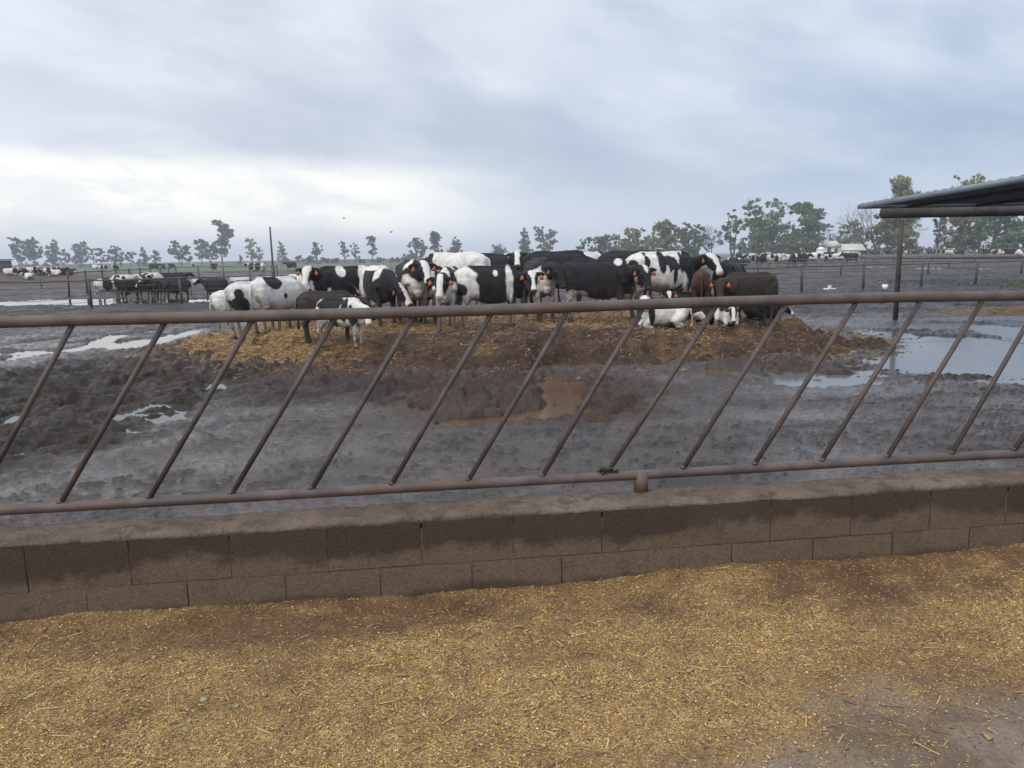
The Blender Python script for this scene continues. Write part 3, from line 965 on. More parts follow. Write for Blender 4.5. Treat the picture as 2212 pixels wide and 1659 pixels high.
def build_feed():
    q = [uv(-40, -8, -0.0), uv(40, -8, 0), uv(40, V_BACK - .02, 0), uv(-40, V_BACK - .02, 0)]
    link('feed_lane', mesh_np('feed_lane', q, [(0, 1, 2, 3)]), M['lane'], kind='structure')
    us, vs_ = np.arange(-4.2, 5.0, 0.013), np.arange(0.9, V_FRONT + 0.02, 0.0125)
    Vg, Ug = np.meshgrid(vs_, us, indexing='ij')
    u, v = Ug.ravel(), Vg.ravel()
    h, k = feed_depth(u, v)
    P = np.outer(u, WU) + np.outer(v, WV)
    link('spilled_feed', mesh_np('spilled_feed', np.c_[P, h], grid_faces(len(vs_), len(us)), True, None, {'gold': feed_gold(u, v), 'cover': k}), M['feed'], kind='structure')
    # chopped stalks, husks and kernels lying on it, each a little solid
    n = 190000
    u, v = RNG.uniform(-3.3, 3.9, n), 1.15 + (V_FRONT - 1.15) * RNG.random(n) ** 0.9
    h, k = feed_depth(u, v)
    g = feed_gold(u, v)
    pk = (0.22 + 0.78 * k) * (0.28 + 0.72 * g)
    keep = (RNG.random(n) < pk)
    u, v, h, g, k = (a[keep] for a in (u, v, h, g, k))
    n = len(u)
    P = np.outer(u, WU) + np.outer(v, WV)
    typ = RNG.random(n)
    stalk = typ < 0.66
    ln = np.where(stalk, RNG.gamma(2.0, 0.0052, n).clip(.004, .07), RNG.uniform(0.0035, 0.0085, n))
    big = stalk & (RNG.random(n) < .025)
    ln = np.where(big, RNG.uniform(.025, .075, n), ln)
    w = np.where(stalk, RNG.uniform(0.0006, 0.0019, n), RNG.uniform(0.0016, 0.0038, n))
    w = np.where(big, RNG.uniform(.0012, .0026, n), w)
    th = np.where(stalk, w * 0.8, w * 0.7)
    az = RNG.uniform(0, math.pi, n)
    tilt = RNG.normal(0, 0.16, n) + np.where((RNG.random(n) < .03) & stalk, .6, 0)
    d = np.c_[np.cos(az) * np.cos(tilt), np.sin(az) * np.cos(tilt), np.sin(tilt)]
    s_ = np.c_[-np.sin(az), np.cos(az), np.zeros(n)]
    up = np.cross(d, s_)
    c0 = np.c_[P, np.maximum(h, 0.0) + th * 0.6 + np.abs(np.sin(tilt)) * ln * .4]
    a, b = c0 - d * (ln / 2)[:, None], c0 + d * (ln / 2)[:, None]
    vs2 = np.stack([a - s_ * w[:, None], a + s_ * w[:, None], a + up * th[:, None] * 1.3, b - s_ * (w * .8)[:, None], b + s_ * (w * .8)[:, None], b + up * th[:, None]], 1).reshape(-1, 3)
    bi = np.arange(n)[:, None] * 6
    qd = np.concatenate([bi + np.array([[0, 3, 5, 2]]), bi + np.array([[1, 2, 5, 4]])])
    pal = np.array([(0.46, 0.30, 0.095), (0.34, 0.20, 0.075), (0.21, 0.115, 0.052), (0.56, 0.42, 0.18), (0.10, 0.058, 0.035), (0.62, 0.40, 0.10), (0.57, 0.45, 0.26)])
    ps = np.cumsum([.26, .30, .24, .08, .12, 0, 0]); pk_ = np.cumsum([.20, .22, .14, .10, .06, .17, .11])
    r = RNG.random(n)
    ci = np.where(stalk, (r[:, None] > ps[None]).sum(1), (r[:, None] > pk_[None]).sum(1)).clip(0, 6)
    cc = pal[ci] * RNG.uniform(0.75, 1.2, (n, 1)) * (0.72 + 0.28 * g)[:, None]
    link('feed_scraps', mesh_np('feed_scraps', vs2, qd, False, np.repeat(cc, 6, 0)), M['bits'], kind='stuff',
         label='chopped straw, husks and yellow maize kernels scattered on the lane', category='cattle feed')
    # stones and chips big enough to pick out
    def lump(rx, ry, rz, seed):
        r_ = np.random.default_rng(seed)
        th_, ph = np.linspace(0, 2 * np.pi, 9)[:-1], np.linspace(0.25, np.pi - .25, 5)
        v_ = [(0, 0, rz), (0, 0, -rz)]
        for p in ph:
            for t in th_:
                k_ = r_.uniform(.78, 1.12)
                v_.append((rx * k_ * math.sin(p) * math.cos(t), ry * k_ * math.sin(p) * math.sin(t), rz * k_ * math.cos(p)))
        q_, t_ = [], []
        for i in range(4):
            for j in range(8):
                a_, b_ = 2 + i * 8 + j, 2 + i * 8 + (j + 1) % 8
                q_.append((a_, a_ + 8, b_ + 8, b_))
        for j in range(8):
            t_ += [(0, 2 + j, 2 + (j + 1) % 8), (1, 34 + (j + 1) % 8, 34 + j)]
        return mesh_np('stone', v_, [np.array(q_), np.array(t_)])
    stones = [((442, 1531), .016, 'pale grey stone in the feed near the left foreground'), ((513, 1545), .012, 'small pale stone right of the largest stone in the feed'),
              ((573, 1378 + 146), .013, 'rounded brown lump lying among the chopped straw'), ((336, 1442), .012, 'reddish brown stone left of the middle of the feed'),
              ((557, 1447), .014, 'grey brown stone at the centre of the thick feed'), ((1329, 1437), .012, 'pale stone in the feed below the wall bracket'),
              ((1771, 1360), .010, 'light stone on the feed at the right near the wall'), ((1540, 1525), .012, 'clod at the edge of the feed, right of centre'),
              ((404, 1597), .015, 'flat pale stone close to the bottom of the picture'), ((1205, 1355), .012, 'pale lump in the brown feed close to the wall')]
    for i, ((x, y), r, lab) in enumerate(stones):
        p = G(x, y)
        du, dv = p[:2] @ WU, p[:2] @ WV
        z = float(feed_depth(np.array([du]), np.array([dv]))[0][0])
        o = link('stone', lump(r, r * .8, r * .62, i), M['stone'] if i not in (2, 3) else M['wood_chip'], None, (p[0], p[1], max(z, 0) + r * .3), label=lab, category='stone', group='stones in the feed')
        o.rotation_euler = (0, 0, i * 1.1)
    chips = [((870, 1387 + 92), 'tan wood chip left of the bottom centre'), ((1600, 1480), 'orange brown wood chip on the right half of the feed'), ((1070, 1578), 'brown wood chip at the lower centre of the feed'), ((1120, 1360 + 14), 'flat tan chip on the brown strip below the wall'),
             ((1490, 1470), 'pale wood chip beside the orange brown one'), ((2130, 1600), 'dark chip on the bare concrete at lower right'), ((800, 1460 + 60), 'tan chip among the straw, lower left of centre')]
    for i, ((x, y), lab) in enumerate(chips):
        p = G(x, y)
        du, dv = p[:2] @ WU, p[:2] @ WV
        z = float(feed_depth(np.array([du]), np.array([dv]))[0][0])
        mb = MB().box((0, 0, 0), (0.036, 0.013, 0.006), bevel=0.0015, jitter=0.0022)
        o = link('wood_chip', mb.me('wood_chip'), M['wood_chip'], None, (p[0], p[1], max(z, 0) + .006), label=lab, category='wood chip', group='wood chips in the feed')
        o.rotation_euler = (RNG.uniform(-.2, .2), RNG.uniform(-.2, .2), i * 0.9 + .3)


# ------------------------------------------------------------------ block wall with its feed fence
def build_wall():
    w = thing('block_wall', 'low concrete block wall with rough mortar cap along the feed lane', 'wall', uv(0, 0), WA)
    T = V_BACK - V_FRONT
    u0, u1 = -5.2, 6.0
    mb = MB()
    mb.box((0.4, V_FRONT + T / 2, 0.155), (u1 - u0, T - 0.0135, 0.37))
    mb.build('mortar_core', M['mortar'], w)

    def block_mesh(seed):
        r = np.random.default_rng(seed)
        L_, H, D = 0.3955, 0.1945, T - 0.004
        nx, nz = 12, 6
        # front face as a slightly rough grid with eased edges, then plain sides
        gx, gz = np.linspace(-L_ / 2, L_ / 2, nx), np.linspace(-H / 2, H / 2, nz)
        Z, X = np.meshgrid(gz, gx, indexing='ij')
        Y = np.full(X.shape, -D / 2) + r.uniform(-.0022, .0022, X.shape)
        e = (np.abs(X) > L_ / 2 - 1e-6) | (np.abs(Z) > H / 2 - 1e-6)
        Y = np.where(e, Y + 0.0008 + r.uniform(0, .0022, X.shape), Y)
        X = X + np.where(e, 0, r.uniform(-.004, .004, X.shape))
        v = np.c_[X.ravel(), Y.ravel(), Z.ravel()]
        f = [grid_faces(nz, nx)]
        nb = len(v)
        v = np.r_[v, [(-L_ / 2, D / 2, -H / 2), (L_ / 2, D / 2, -H / 2), (L_ / 2, D / 2, H / 2), (-L_ / 2, D / 2, H / 2)],
                  [(-L_ / 2, -D / 2 + .008, -H / 2), (L_ / 2, -D / 2 + .008, -H / 2), (L_ / 2, -D / 2 + .008, H / 2), (-L_ / 2, -D / 2 + .008, H / 2)]]
        a, b = nb, nb + 4
        f.append(np.array([(a + 1, a, a + 3, a + 2), (a, b, b + 3, a + 3), (b + 1, a + 1, a + 2, b + 2), (b + 3, b + 2, a + 2, a + 3), (a, a + 1, b + 1, b)]))
        return mesh_np('block', v, f, False)
    meshes = [block_mesh(i) for i in range(6)]
    # joints of the top course as seen in the picture
    j0 = (G(1302, 1150, 0.28)[:2]) @ WU
    for row, z in ((0, 0.275), (1, 0.077)):
        off = j0 + (0.2 if row == 0 else 0.415)
        k0 = int(math.floor((u0 - off) / 0.4))
        for k in range(k0, int((u1 - off) / 0.4)):
            link('block', meshes[(k * 7 + row * 3) % 6], M['block'], w, (off + 0.4 * k + RNG.uniform(-.003, .003), V_FRONT + T / 2 + RNG.uniform(-.0012, .0008), z + RNG.uniform(-.002, .002)))
    # cap: trowelled mortar, uneven edge, a little proud
    us = np.arange(u0, u1, 0.0125)
    prof = [(-T / 2 + .006, 0.366), (-T / 2 + .002, 0.376), (-T / 2 + .005, 0.385), (-T / 2 + .016, 0.391)] + [(y_, 0.394 + .004 * math.cos(y_ / T * 2)) for y_ in np.linspace(-T / 2 + .03, T / 2 - .03, 10)] + [(T / 2 - .006, 0.390), (T / 2 + .006, 0.365)]
    v = []
    for i, (dy, z) in enumerate(prof):
        yy = us * 0 + dy
        nz_ = 0.010 * fbm2(us * 5, yy * 9, 4, 81) + 0.012 * fbm2(us * 1.1, yy * 2, 2, 83) + 0.006 * fbm2(us * 26, yy * 30, 3, 86)
        chip = 0.016 * sstep(.22, .42, fbm2(us * 3.2, us * 0, 3, 87)) * (i < 4)
        ny = 0.007 * fbm2(us * 6, yy * 6, 4, 82) + chip * .7
        v.append(np.c_[us, V_FRONT + T / 2 + dy + ny, z + nz_ * (.4 if i in (0, len(prof) - 1) else 1) - chip * .4])
    link('wall_cap', mesh_np('wall_cap', np.concatenate(v), grid_faces(len(prof), len(us)), True), M['cap'], w)


def fence_pt(x, y):
    """meeting of the view through a picture spot with the upright plane of the feed fence"""
    d = ray(x, y)
    n = np.array([WV[0], WV[1], 0])
    t = (V_BACK - 0.035 - CAM @ n) / (d @ n)
    return CAM + d * t


def build_feed_fence():
    f = thing('feed_fence', 'brown steel pipe feed fence with slanted bars on the block wall', 'fence', uv(0, 0), 0)
    ptb = [fence_pt(x, 1108 - 0.0615 * x) for x in (200, 1106, 2000)]
    ptt = [fence_pt(x, 698 - 0.0294 * x) for x in (200, 1106, 2000)]
    zb, zt = np.mean([p[2] for p in ptb]), np.mean([p[2] for p in ptt])
    vF = V_BACK - 0.035

    def wavy(u0, u1, z, amp, n=60, seed=0):
        us = np.linspace(u0, u1, n)
        return np.array([uv(u, vF + amp * float(fbm2(np.array([u * .5]), np.array([seed * 3.3]), 2, 84)[0]), z + amp * float(fbm2(np.array([u * .6]), np.array([seed + 9.1]), 2, 85)[0])) for u in us])
    MB().tube(wavy(-5.2, 6.0, zt, 0.010, seed=1), 0.0245, 20).build('top_rail', M['pipe'], f, True)
    MB().tube(wavy(-5.2, 6.0, zb, 0.006, seed=2), 0.0225, 20).build('bottom_rail', M['pipe'], f, True)
    bot = [(130, 1090), (322, 1078), (500, 1066), (672, 1054), (845, 1042), (1010, 1032), (1170, 1021), (1310, 1013), (1475, 1003), (1630, 994), (1775, 985), (1915, 978), (2055, 970), (2190, 962)]
    top = [(360, 703), (548, 697), (728, 691), (897, 686), (1065, 681), (1228, 676), (1390, 671), (1548, 668), (1700, 663), (1850, 658), (1990, 653), (2125, 648), (2252, 643)]
    ub = [fence_pt(*p)[:2] @ WU for p in bot]
    ut = [fence_pt(*p)[:2] @ WU for p in top] 
    lean = np.mean([t - b for t, b in zip(ut, ub)])
    step = (ub[-1] - ub[0]) / (len(ub) - 1)
    allb = [ub[0] - step * k for k in range(7, 0, -1)] + ub + [ub[-1] + step * k for k in range(1, 6)]
    for i, b in enumerate(allb):
        k = i - 7
        t = ut[k] if 0 <= k < len(ut) else b + lean
        s = RNG.uniform(-.004, .004)
        MB().tube([uv(b, vF + s, zb + .012), uv((b + t) / 2 + RNG.uniform(-.004, .004), vF + s + RNG.uniform(-.003, .003), (zb + zt) / 2), uv(t, vF, zt - .012)], 0.0118, 12).build('bar', M['bar'], f, True)
        for (uu, zz) in ((b, zb + .021), (t, zt - .022)):
            pass
    # bracket stub standing on the wall
    pb = fence_pt(1385, 1036)
    ubk = pb[:2] @ WU
    mb = MB().tube([uv(ubk, vF, 0.385), uv(ubk, vF, zb + .012)], 0.034, 16)
    o = mb.build('bracket', M['pipe'], f, True)
    for uu in (ubk - 2.98, ubk + 3.0):
        MB().tube([uv(uu, vF, 0.385), uv(uu, vF, zb + .012)], 0.034, 16).build('bracket', M['pipe'], f, True)
    # weld beads where bars meet the rails
    for i, b in enumerate(ub):
        mb = MB().tube([uv(b, vF, zb + .014), uv(b + .004, vF, zb + .030)], [0.0165, 0.0125], 10)
        mb.build('weld', M['bar'], f, True)
    # dung caught on one bar foot
    b = ub[7]
    r_ = np.random.default_rng(4)
    mb = MB()
    for _ in range(16):
        c = uv(b + r_.normal(0, .018), vF + r_.uniform(-.03, .01), zb + .024 + r_.uniform(-.004, .014))
        mb.tube([c, c + r_.normal(0, .010, 3)], [r_.uniform(.006, .012), r_.uniform(.003, .007)], 6)
    link('dung_clump', mb.me('dung_clump', True), M['dung'], None, label='dark dung clump stuck on the lower rail left of the bracket', category='dung')


# ------------------------------------------------------------------ yard fences, pole, shed, barn
def pipe_fence(label, path, post_every, height, rails, post_r=0.045, rail_r=0.03, posts_mat='post', extra=0.05, rail_name='rail'):
    """path: ground points; rails: list of (height, radius)"""
    path = [np.array(p[:2], float) for p in path]
    f = thing('pen_fence', label, 'fence', (path[0][0], path[0][1], 0), 0, 'pipe fences of the pens')
    o = np.array([path[0][0], path[0][1], 0])
    seg = [np.linalg.norm(b - a) for a, b in zip(path[:-1], path[1:])]
    tot = sum(seg)

    def at(s):
        for a, b, l in zip(path[:-1], path[1:], seg):
            if s <= l:
                return a + (b - a) * s / l
            s -= l
        return path[-1]
    n = max(2, int(round(tot / post_every)) + 1)
    pm = MB().tube([(0, 0, -.15), (0, 0, height + extra)], post_r, 8).me('post', True)
    for i in range(n):
        p = at(tot * i / (n - 1))
        q = link('post', pm, M[posts_mat], f, (p[0] - o[0], p[1] - o[1], 0))
        q.rotation_euler = (RNG.uniform(-.03, .03), RNG.uniform(-.03, .03), 0)
    for (z, r) in rails:
        pts = []
        for i in range(2 * n - 1):
            p = at(tot * i / (2 * n - 2))
            pts.append((p[0] - o[0], p[1] - o[1], z + RNG.uniform(-.02, .02) - (0.02 if i % 2 else 0)))
        MB().tube(pts, r, 6).build(rail_name if r > .015 else 'wire', M['far_pipe'], f, True)
    return f


def build_yard():
    a, b = G(-260, 682)[:2], G(520, 650)[:2]
    c, d = G(1640, 633)[:2], G(2420, 603)[:2]
    fe = [(0.93, .030), (.70, .008), (.50, .008), (.30, .008), (.16, .008)]
    pipe_fence('pipe and wire pen fence crossing right behind the herd on the mound', [a, b, (b + c) / 2 + np.array([0, .4]), c, d], 2.9, 0.92, fe, 0.05, 0.03)
    # second line on the left, running off to the back and turning along the crop
    p1, p2, p3 = G(150, 641)[:2], G(384, 609)[:2], G(600, 609)[:2]
    pipe_fence('two-rail fence that climbs from the small herd to the far bank on the left', [p1, p2, p3], 2.6, 1.12, [(1.1, .035), (0.72, .022)], 0.05)
    q1, q2 = G(-150, 626)[:2], G(470, 618)[:2]
    pipe_fence('thin rail fence behind the small herd on the left', [q1, q2], 4.0, 0.55, [(0.5, .025)], 0.035)
    # right side lines
    r1, r2 = G(1470, 598)[:2], G(2420, 590)[:2]
    pipe_fence('low two-rail fence in front of the far herd on the right', [r1, r2], 4.6, 0.75, [(0.78, .04), (0.42, .03)], 0.055)
    r1, r2 = G(1700, 583)[:2], G(2460, 577)[:2]
    pipe_fence('farthest thin fence beyond the wet yard on the right', [r1, r2], 6.0, 0.8, [(0.85, .04)], 0.05)
    r1, r2 = G(1860, 563)[:2], G(2500, 566)[:2]
    pipe_fence('feed line fence at the long far herd under the right trees', [r1, r2], 7.0, 1.3, [(1.35, .06), (0.5, .3)], 0.08)
    # tall thin pole
    p = G(591, 598)
    pole = thing('pole', 'tall thin bare wooden pole standing in the yard left of the herd', 'pole', (p[0], p[1], 0))
    H = 4.45
    MB().tube([(0, 0, -.2), (-.01, 0, H * .5), (-0.03, 0, H)], [.10, .09, .075], 10).build('shaft', M['post'], pole, True)
    MB().tube([(0, 0, -.2), (0, 0, 1.05)], .17, 10).build('base_post', M['post'], pole, True)
    # two dark stubs and white fittings in the yard
    for (x, y, lab) in ((1729, 641, 0),):
        pass
    p = G(1792, 626)
    v = thing('trough_float', 'white plastic float valve with flat arms by the right fence', 'float valve', (p[0], p[1], 0))
    MB().tube([(0, 0, .0), (0, 0, .17)], [.07, .065], 12).build('cup', M['plastic'], v, True)
    MB().box((0, 0, .03), (.46, .12, .06), bevel=.01).build('arm', M['plastic'], v)
    p = G(1911, 626)
    v = thing('bucket', 'small white plastic bucket left of the shed post', 'bucket', (p[0], p[1], 0))
    MB().tube([(0, 0, .0), (0, 0, .20)], [.085, .105], 14).build('tub', M['plastic'], v, True)
    MB().tube([(0.105 * math.cos(t), 0, .2 + .0 + .08 * math.sin(t)) for t in np.linspace(0, math.pi, 9)], .005, 5).build('handle', M['far_pipe'], v, True)
    # straw pad and grass by the shed
    c = G(2190, 674)
    xs, ys = np.linspace(-2.2, 3.5, 110), np.linspace(-1.0, 1.2, 50)
    Yg, Xg = np.meshgrid(ys, xs, indexing='ij')
    dd = np.sqrt((Xg / 2.2) ** 2 + (Yg / .8) ** 2) if False else np.sqrt(((Xg - .6) / 2.6) ** 2 + (Yg / .85) ** 2)
    dd = dd + .3 * fbm2(Xg * 1.4, Yg * 1.4, 3, 63)
    h = 0.16 * np.clip(1 - dd, -.5, 1) ** 1 + .03 * fbm2(Xg * 6, Yg * 6, 3, 64)
    link('straw_heap', mesh_np('straw_heap', np.c_[Xg.ravel() + c[0], Yg.ravel() + c[1], h.ravel()], grid_faces(50, 110), True, None, {'gold': np.full(5500, .75)}), M['bedding'], kind='structure')
    n = 9000
    e1, e2 = ell(2120, 612, 190, 11), ell(1985, 614, 60, 5)
    X = RNG.uniform(12, 27, n); Y = RNG.uniform(26, 42, n)
    k = np.minimum(ell_d(e1, X, Y), ell_d(e2, X, Y)) + .6 * fbm2(X * .5, Y * .5, 3, 65)
    X, Y = X[k < 1], Y[k < 1]
    n = len(X)
    hh = RNG.uniform(.03, .10, n); az = RNG.uniform(0, math.pi, n)
    dx, dy = np.cos(az) * .035, np.sin(az) * .035
    lx, ly = RNG.normal(0, .05, n), RNG.normal(0, .05, n)
    v = np.stack([np.c_[X - dx, Y - dy, np.zeros(n) - .02], np.c_[X + dx, Y + dy, np.zeros(n) - .02], np.c_[X + lx, Y + ly, hh]], 1).reshape(-1, 3)
    cc = np.array([(.055, .085, .03)]) * RNG.uniform(.7, 1.3, (n, 1))
    link('grass_patch', mesh_np('grass_patch', v, np.arange(3 * n).reshape(-1, 3), False, np.repeat(cc, 3, 0)), M['leaf'], kind='stuff', label='thin green grass growing beyond the shed post', category='grass')


def build_shed():
    s = thing('shade_shed', 'open cattle shade with flat metal roof on pipe posts at the right', 'shed', tuple(G(1943, 690)))
    o = np.array(G(1943, 690))
    post_top = at_dist(1949, 458, o[1])
    # roof corners: tip of the far left corner and two directions measured on the picture
    A = at_dist(1860, 444, 15.7)
    B0 = at_dist(2212, 384, 10.6)
    d1 = (B0 - A) / np.linalg.norm(B0 - A)              # along the left edge, towards the viewer
    d2 = np.array([d1[1] * -1.0, d1[0], 0]); d2 = d2 / np.linalg.norm(d2)
    if d2[0] < 0:
        d2 = -d2
    B = A + d1 * 13.0
    W = 11.0
    up = np.cross(d1, d2)
    up = up if up[2] > 0 else -up
    # corrugated sheets: wavy across d1
    n = 261
    ss = np.linspace(0, 13.0, n)
    wave = 0.018 * np.sin(ss * 2 * math.pi / 0.25)
    rows = []
    for w_, off in ((-.0, .03), (W, .03), (W, .0), (-.0, 0)):
        rows.append(A[None] + ss[:, None] * d1[None] + d2[None] * w_ + up[None] * (off + wave)[:, None])
    v = np.concatenate(rows) - o
    k = np.arange(n - 1)
    f = [np.stack([a * n + k, a * n + k + 1, b * n + k + 1, b * n + k], 1) for a, b in ((0, 1), (1, 2), (2, 3), (3, 0))]
    link('roof_sheet', mesh_np('roof_sheet', v, np.concatenate(f)), M['sheet'], s)

    def bar(p, q, w, h, mat, name, side):
        p, q = np.array(p), np.array(q)
        d = (q - p) / np.linalg.norm(q - p)
        sd = np.cross(d, up); sd /= np.linalg.norm(sd)
        vv = []
        for e in (p, q):
            for a_, b_ in ((-1, -1), (1, -1), (1, 1), (-1, 1)):
                vv.append(e + sd * a_ * w / 2 + up * b_ * h / 2 - o)
        fq = [(0, 1, 2, 3), (7, 6, 5, 4), (0, 4, 5, 1), (1, 5, 6, 2), (2, 6, 7, 3), (3, 7, 4, 0)]
        return link(name, mesh_np(name, vv, fq), mat, s)
    bar(A - d2 * .035 - d1 * .02 - up * .02, B - d2 * .035 - up * .01, .05, .085, M['fascia'], 'fascia', 0)
    bar(A - d1 * .045 - up * .02, A - d1 * .045 + d2 * W - up * .01, .05, .085, M['fascia'], 'fascia', 0)
    # round beams across, under the sheets, the far one on the post
    pt = post_top
    t0 = (pt - A) @ d1
    for k, t in enumerate((t0, t0 + 5.6, t0 + 11.0)):
        e0 = A + d1 * t + d2 * .85 - up * .105
        e1 = A + d1 * t + d2 * (W - .3) - up * .105
        MB().tube([e0 - o, e1 - o], 0.11, 18).build('beam', M['beam'], s, True)
        for j, w_ in enumerate(((pt - A) @ d2, (pt - A) @ d2 + 4.8, (pt - A) @ d2 + 9.6)):
            p = A + d1 * t + d2 * w_ - up * .16
            MB().tube([(p[0] - o[0], p[1] - o[1], -.2), (p[0] - o[0], p[1] - o[1], p[2] - o[2] - .09)], 0.052, 14).build('post', M['post'], s, True)
    # purlins along d1
    for w_ in np.arange(0.9, W, 1.35):
        bar(A + d2 * w_ - up * .045 + d1 * .05, B + d2 * w_ - up * .045, .045, .055, M['beam'], 'purlin', 0)


def build_barn():
    D = 190.0
    p0, p1 = at_dist(1806, 547, D), at_dist(1868, 547, D)
    b = thing('barn', 'low cream-white farm building with pale roofs between the right trees', 'barn', (p0[0], p0[1], 0))
    w = p1[0] - p0[0]
    z = lambda y: at_dist(1836, y, D)[2]
    ze, zr = z(540.5), z(526.5)
    # long wing
    MB().box((w / 2, 2.0, ze / 2 - .2), (w, 4.0, ze + .4)).build('wall', M['white_paint'], b)
    v = [(-.2, -.4, ze), (w + .25, -.4, ze), (w + .25, 2, zr), (-.2, 2, zr), (w + .25, 4.4, ze), (-.2, 4.4, ze)]
    me = mesh_np('roof', v, [np.array([(0, 1, 2, 3), (3, 2, 4, 5)]), np.array([(0, 3, 5), (1, 4, 2)])])
    rf = link('roof', me, M['pale_roof'], b)
    for k in range(7):
        t = (k + .5) / 7
        MB().box((w / 2, -.4 + 2.4 * t - .02, ze + (zr - ze) * t + .03), (w + .4, .05, .05)).build('batten', M['white_paint'], rf)
    # gabled front wing to the left
    x0, x1 = at_dist(1780, 545, D)[0] - p0[0], at_dist(1815, 545, D)[0] - p0[0]
    zt, zs = z(519.5), z(532)
    MB().box(((x0 + x1) / 2, 2, zs / 2 - .2), (x1 - x0, 5.0, zs + .4)).build('wall', M['white_paint'], b)
    xm = x0 + (x1 - x0) * .62
    v = [(x0 - .2, -1.0, zs), (x1 + .1, -1.0, zs), (xm, -1.0, zt), (x0 - .2, 5, zs), (x1 + .1, 5, zs), (xm, 5, zt)]
    me = mesh_np('roof', v, [np.array([(0, 2, 5, 3), (2, 1, 4, 5), (0, 3, 4, 1)]), np.array([(0, 1, 2), (3, 5, 4)])])
    link('roof', me, M['pale_roof'], b)
    MB().box((x0 + 1.0, -.52, 1.1), (.9, .06, 2.2)).build('door', M['dark_open'], b)
    MB().box((x0 + 2.7, -.52, 1.55), (.8, .06, .7)).build('window', M['dark_open'], b)
    # pale blue domed tank
    q = at_dist(1773, 542, D - 6)
    r = (at_dist(1783, 540, D - 6)[0] - at_dist(1764, 540, D - 6)[0]) / 2
    t = thing('tank', 'pale blue-white domed tank beside the farm building', 'tank', (q[0], q[1], 0))
    zc = at_dist(1773, 540, D - 6)[2]
    MB().tube([(0, 0, -.2), (0, 0, zc)], r * .98, 18).build('drum', M['white_paint'], t, True)
    MB().tube([(0, 0, zc), (0, 0, zc + .35 * r), (0, 0, zc + .62 * r), (0, 0, zc + .72 * r)], [r * 1.04, r * .86, r * .45, r * .1], 18).build('dome', M['blue_white'], t, True)
    # small dark hut at the far left edge
    q0, q1 = at_dist(-30, 580, 92), at_dist(3, 580, 92)
    h = thing('hut', 'small dark brown hut at the left edge behind the heap', 'hut', (q0[0], q0[1], 0))
    hz = at_dist(0, 561, 92)[2]
    ww = q1[0] - q0[0]
    MB().box((ww / 2, 1, hz / 2 - .2), (ww, 2, hz + .2)).build('wall', M['hut'], h)
    MB().box((ww / 2, 1, hz + .0), (ww + .3, 2.4, .12)).build('roof', M['hut'], h)

# ------------------------------------------------------------------ trees


def leaf_cloud(blobs, count, size, cols, rng, droop=0.25):
    """blobs: (x,y,z,rx,ry,rz) volumes; returns mesh of many small bent leaf sprays"""
    bl = np.array(blobs, float)
    vol = bl[:, 3] * bl[:, 4] * bl[:, 5]
    pr = vol ** 0.7 / (vol ** 0.7).sum()
    # clusters inside the blobs, near their surface
    nc = max(12, count // 22)
    bi = rng.choice(len(bl), nc, p=pr)
    d = rng.normal(size=(nc, 3)); d /= np.linalg.norm(d, axis=1, keepdims=True)
    rr = rng.random(nc) ** 0.42
    cc = bl[bi, :3] + d * bl[bi, 3:] * rr[:, None]
    csz = rng.uniform(.5, 1.25, nc) * np.minimum(bl[bi, 3], bl[bi, 5]) * 0.34
    ctone = rng.uniform(.62, 1.25, nc)
    chue = rng.random(nc)
    ci = rng.integers(0, nc, count)
    p = cc[ci] + rng.normal(0, 1, (count, 3)) * csz[ci][:, None] * np.array([.55, .55, .42])
    a = rng.normal(size=(count, 3)); a[:, 2] -= droop; a /= np.linalg.norm(a, axis=1, keepdims=True)
    b = np.cross(a, rng.normal(size=(count, 3))); b /= np.linalg.norm(b, axis=1, keepdims=True)
    s = size * rng.uniform(.55, 1.3, count)
    v = np.stack([p - a * s[:, None], p + b * (s * .42)[:, None], p + a * s[:, None], p - b * (s * .42)[:, None]], 1).reshape(-1, 3)
    c1, c2 = np.array(cols[0]), np.array(cols[1])
    t = np.clip(chue[ci] + rng.normal(0, .15, count), 0, 1)[:, None]
    c = (c1 * (1 - t) + c2 * t) * (ctone[ci] * rng.uniform(.8, 1.2, count))[:, None]
    return v, np.arange(4 * count).reshape(-1, 4), np.repeat(c, 4, 0)


GREY = ((.060, .080, .056), (.105, .120, .080))
GREEN = ((.080, .125, .052), (.145, .185, .076))
YELL = ((.145, .160, .056), (.26, .24, .086))
DARKG = ((.036, .056, .034), (.062, .085, .044))
DRY = ((.075, .068, .055), (.115, .100, .075))


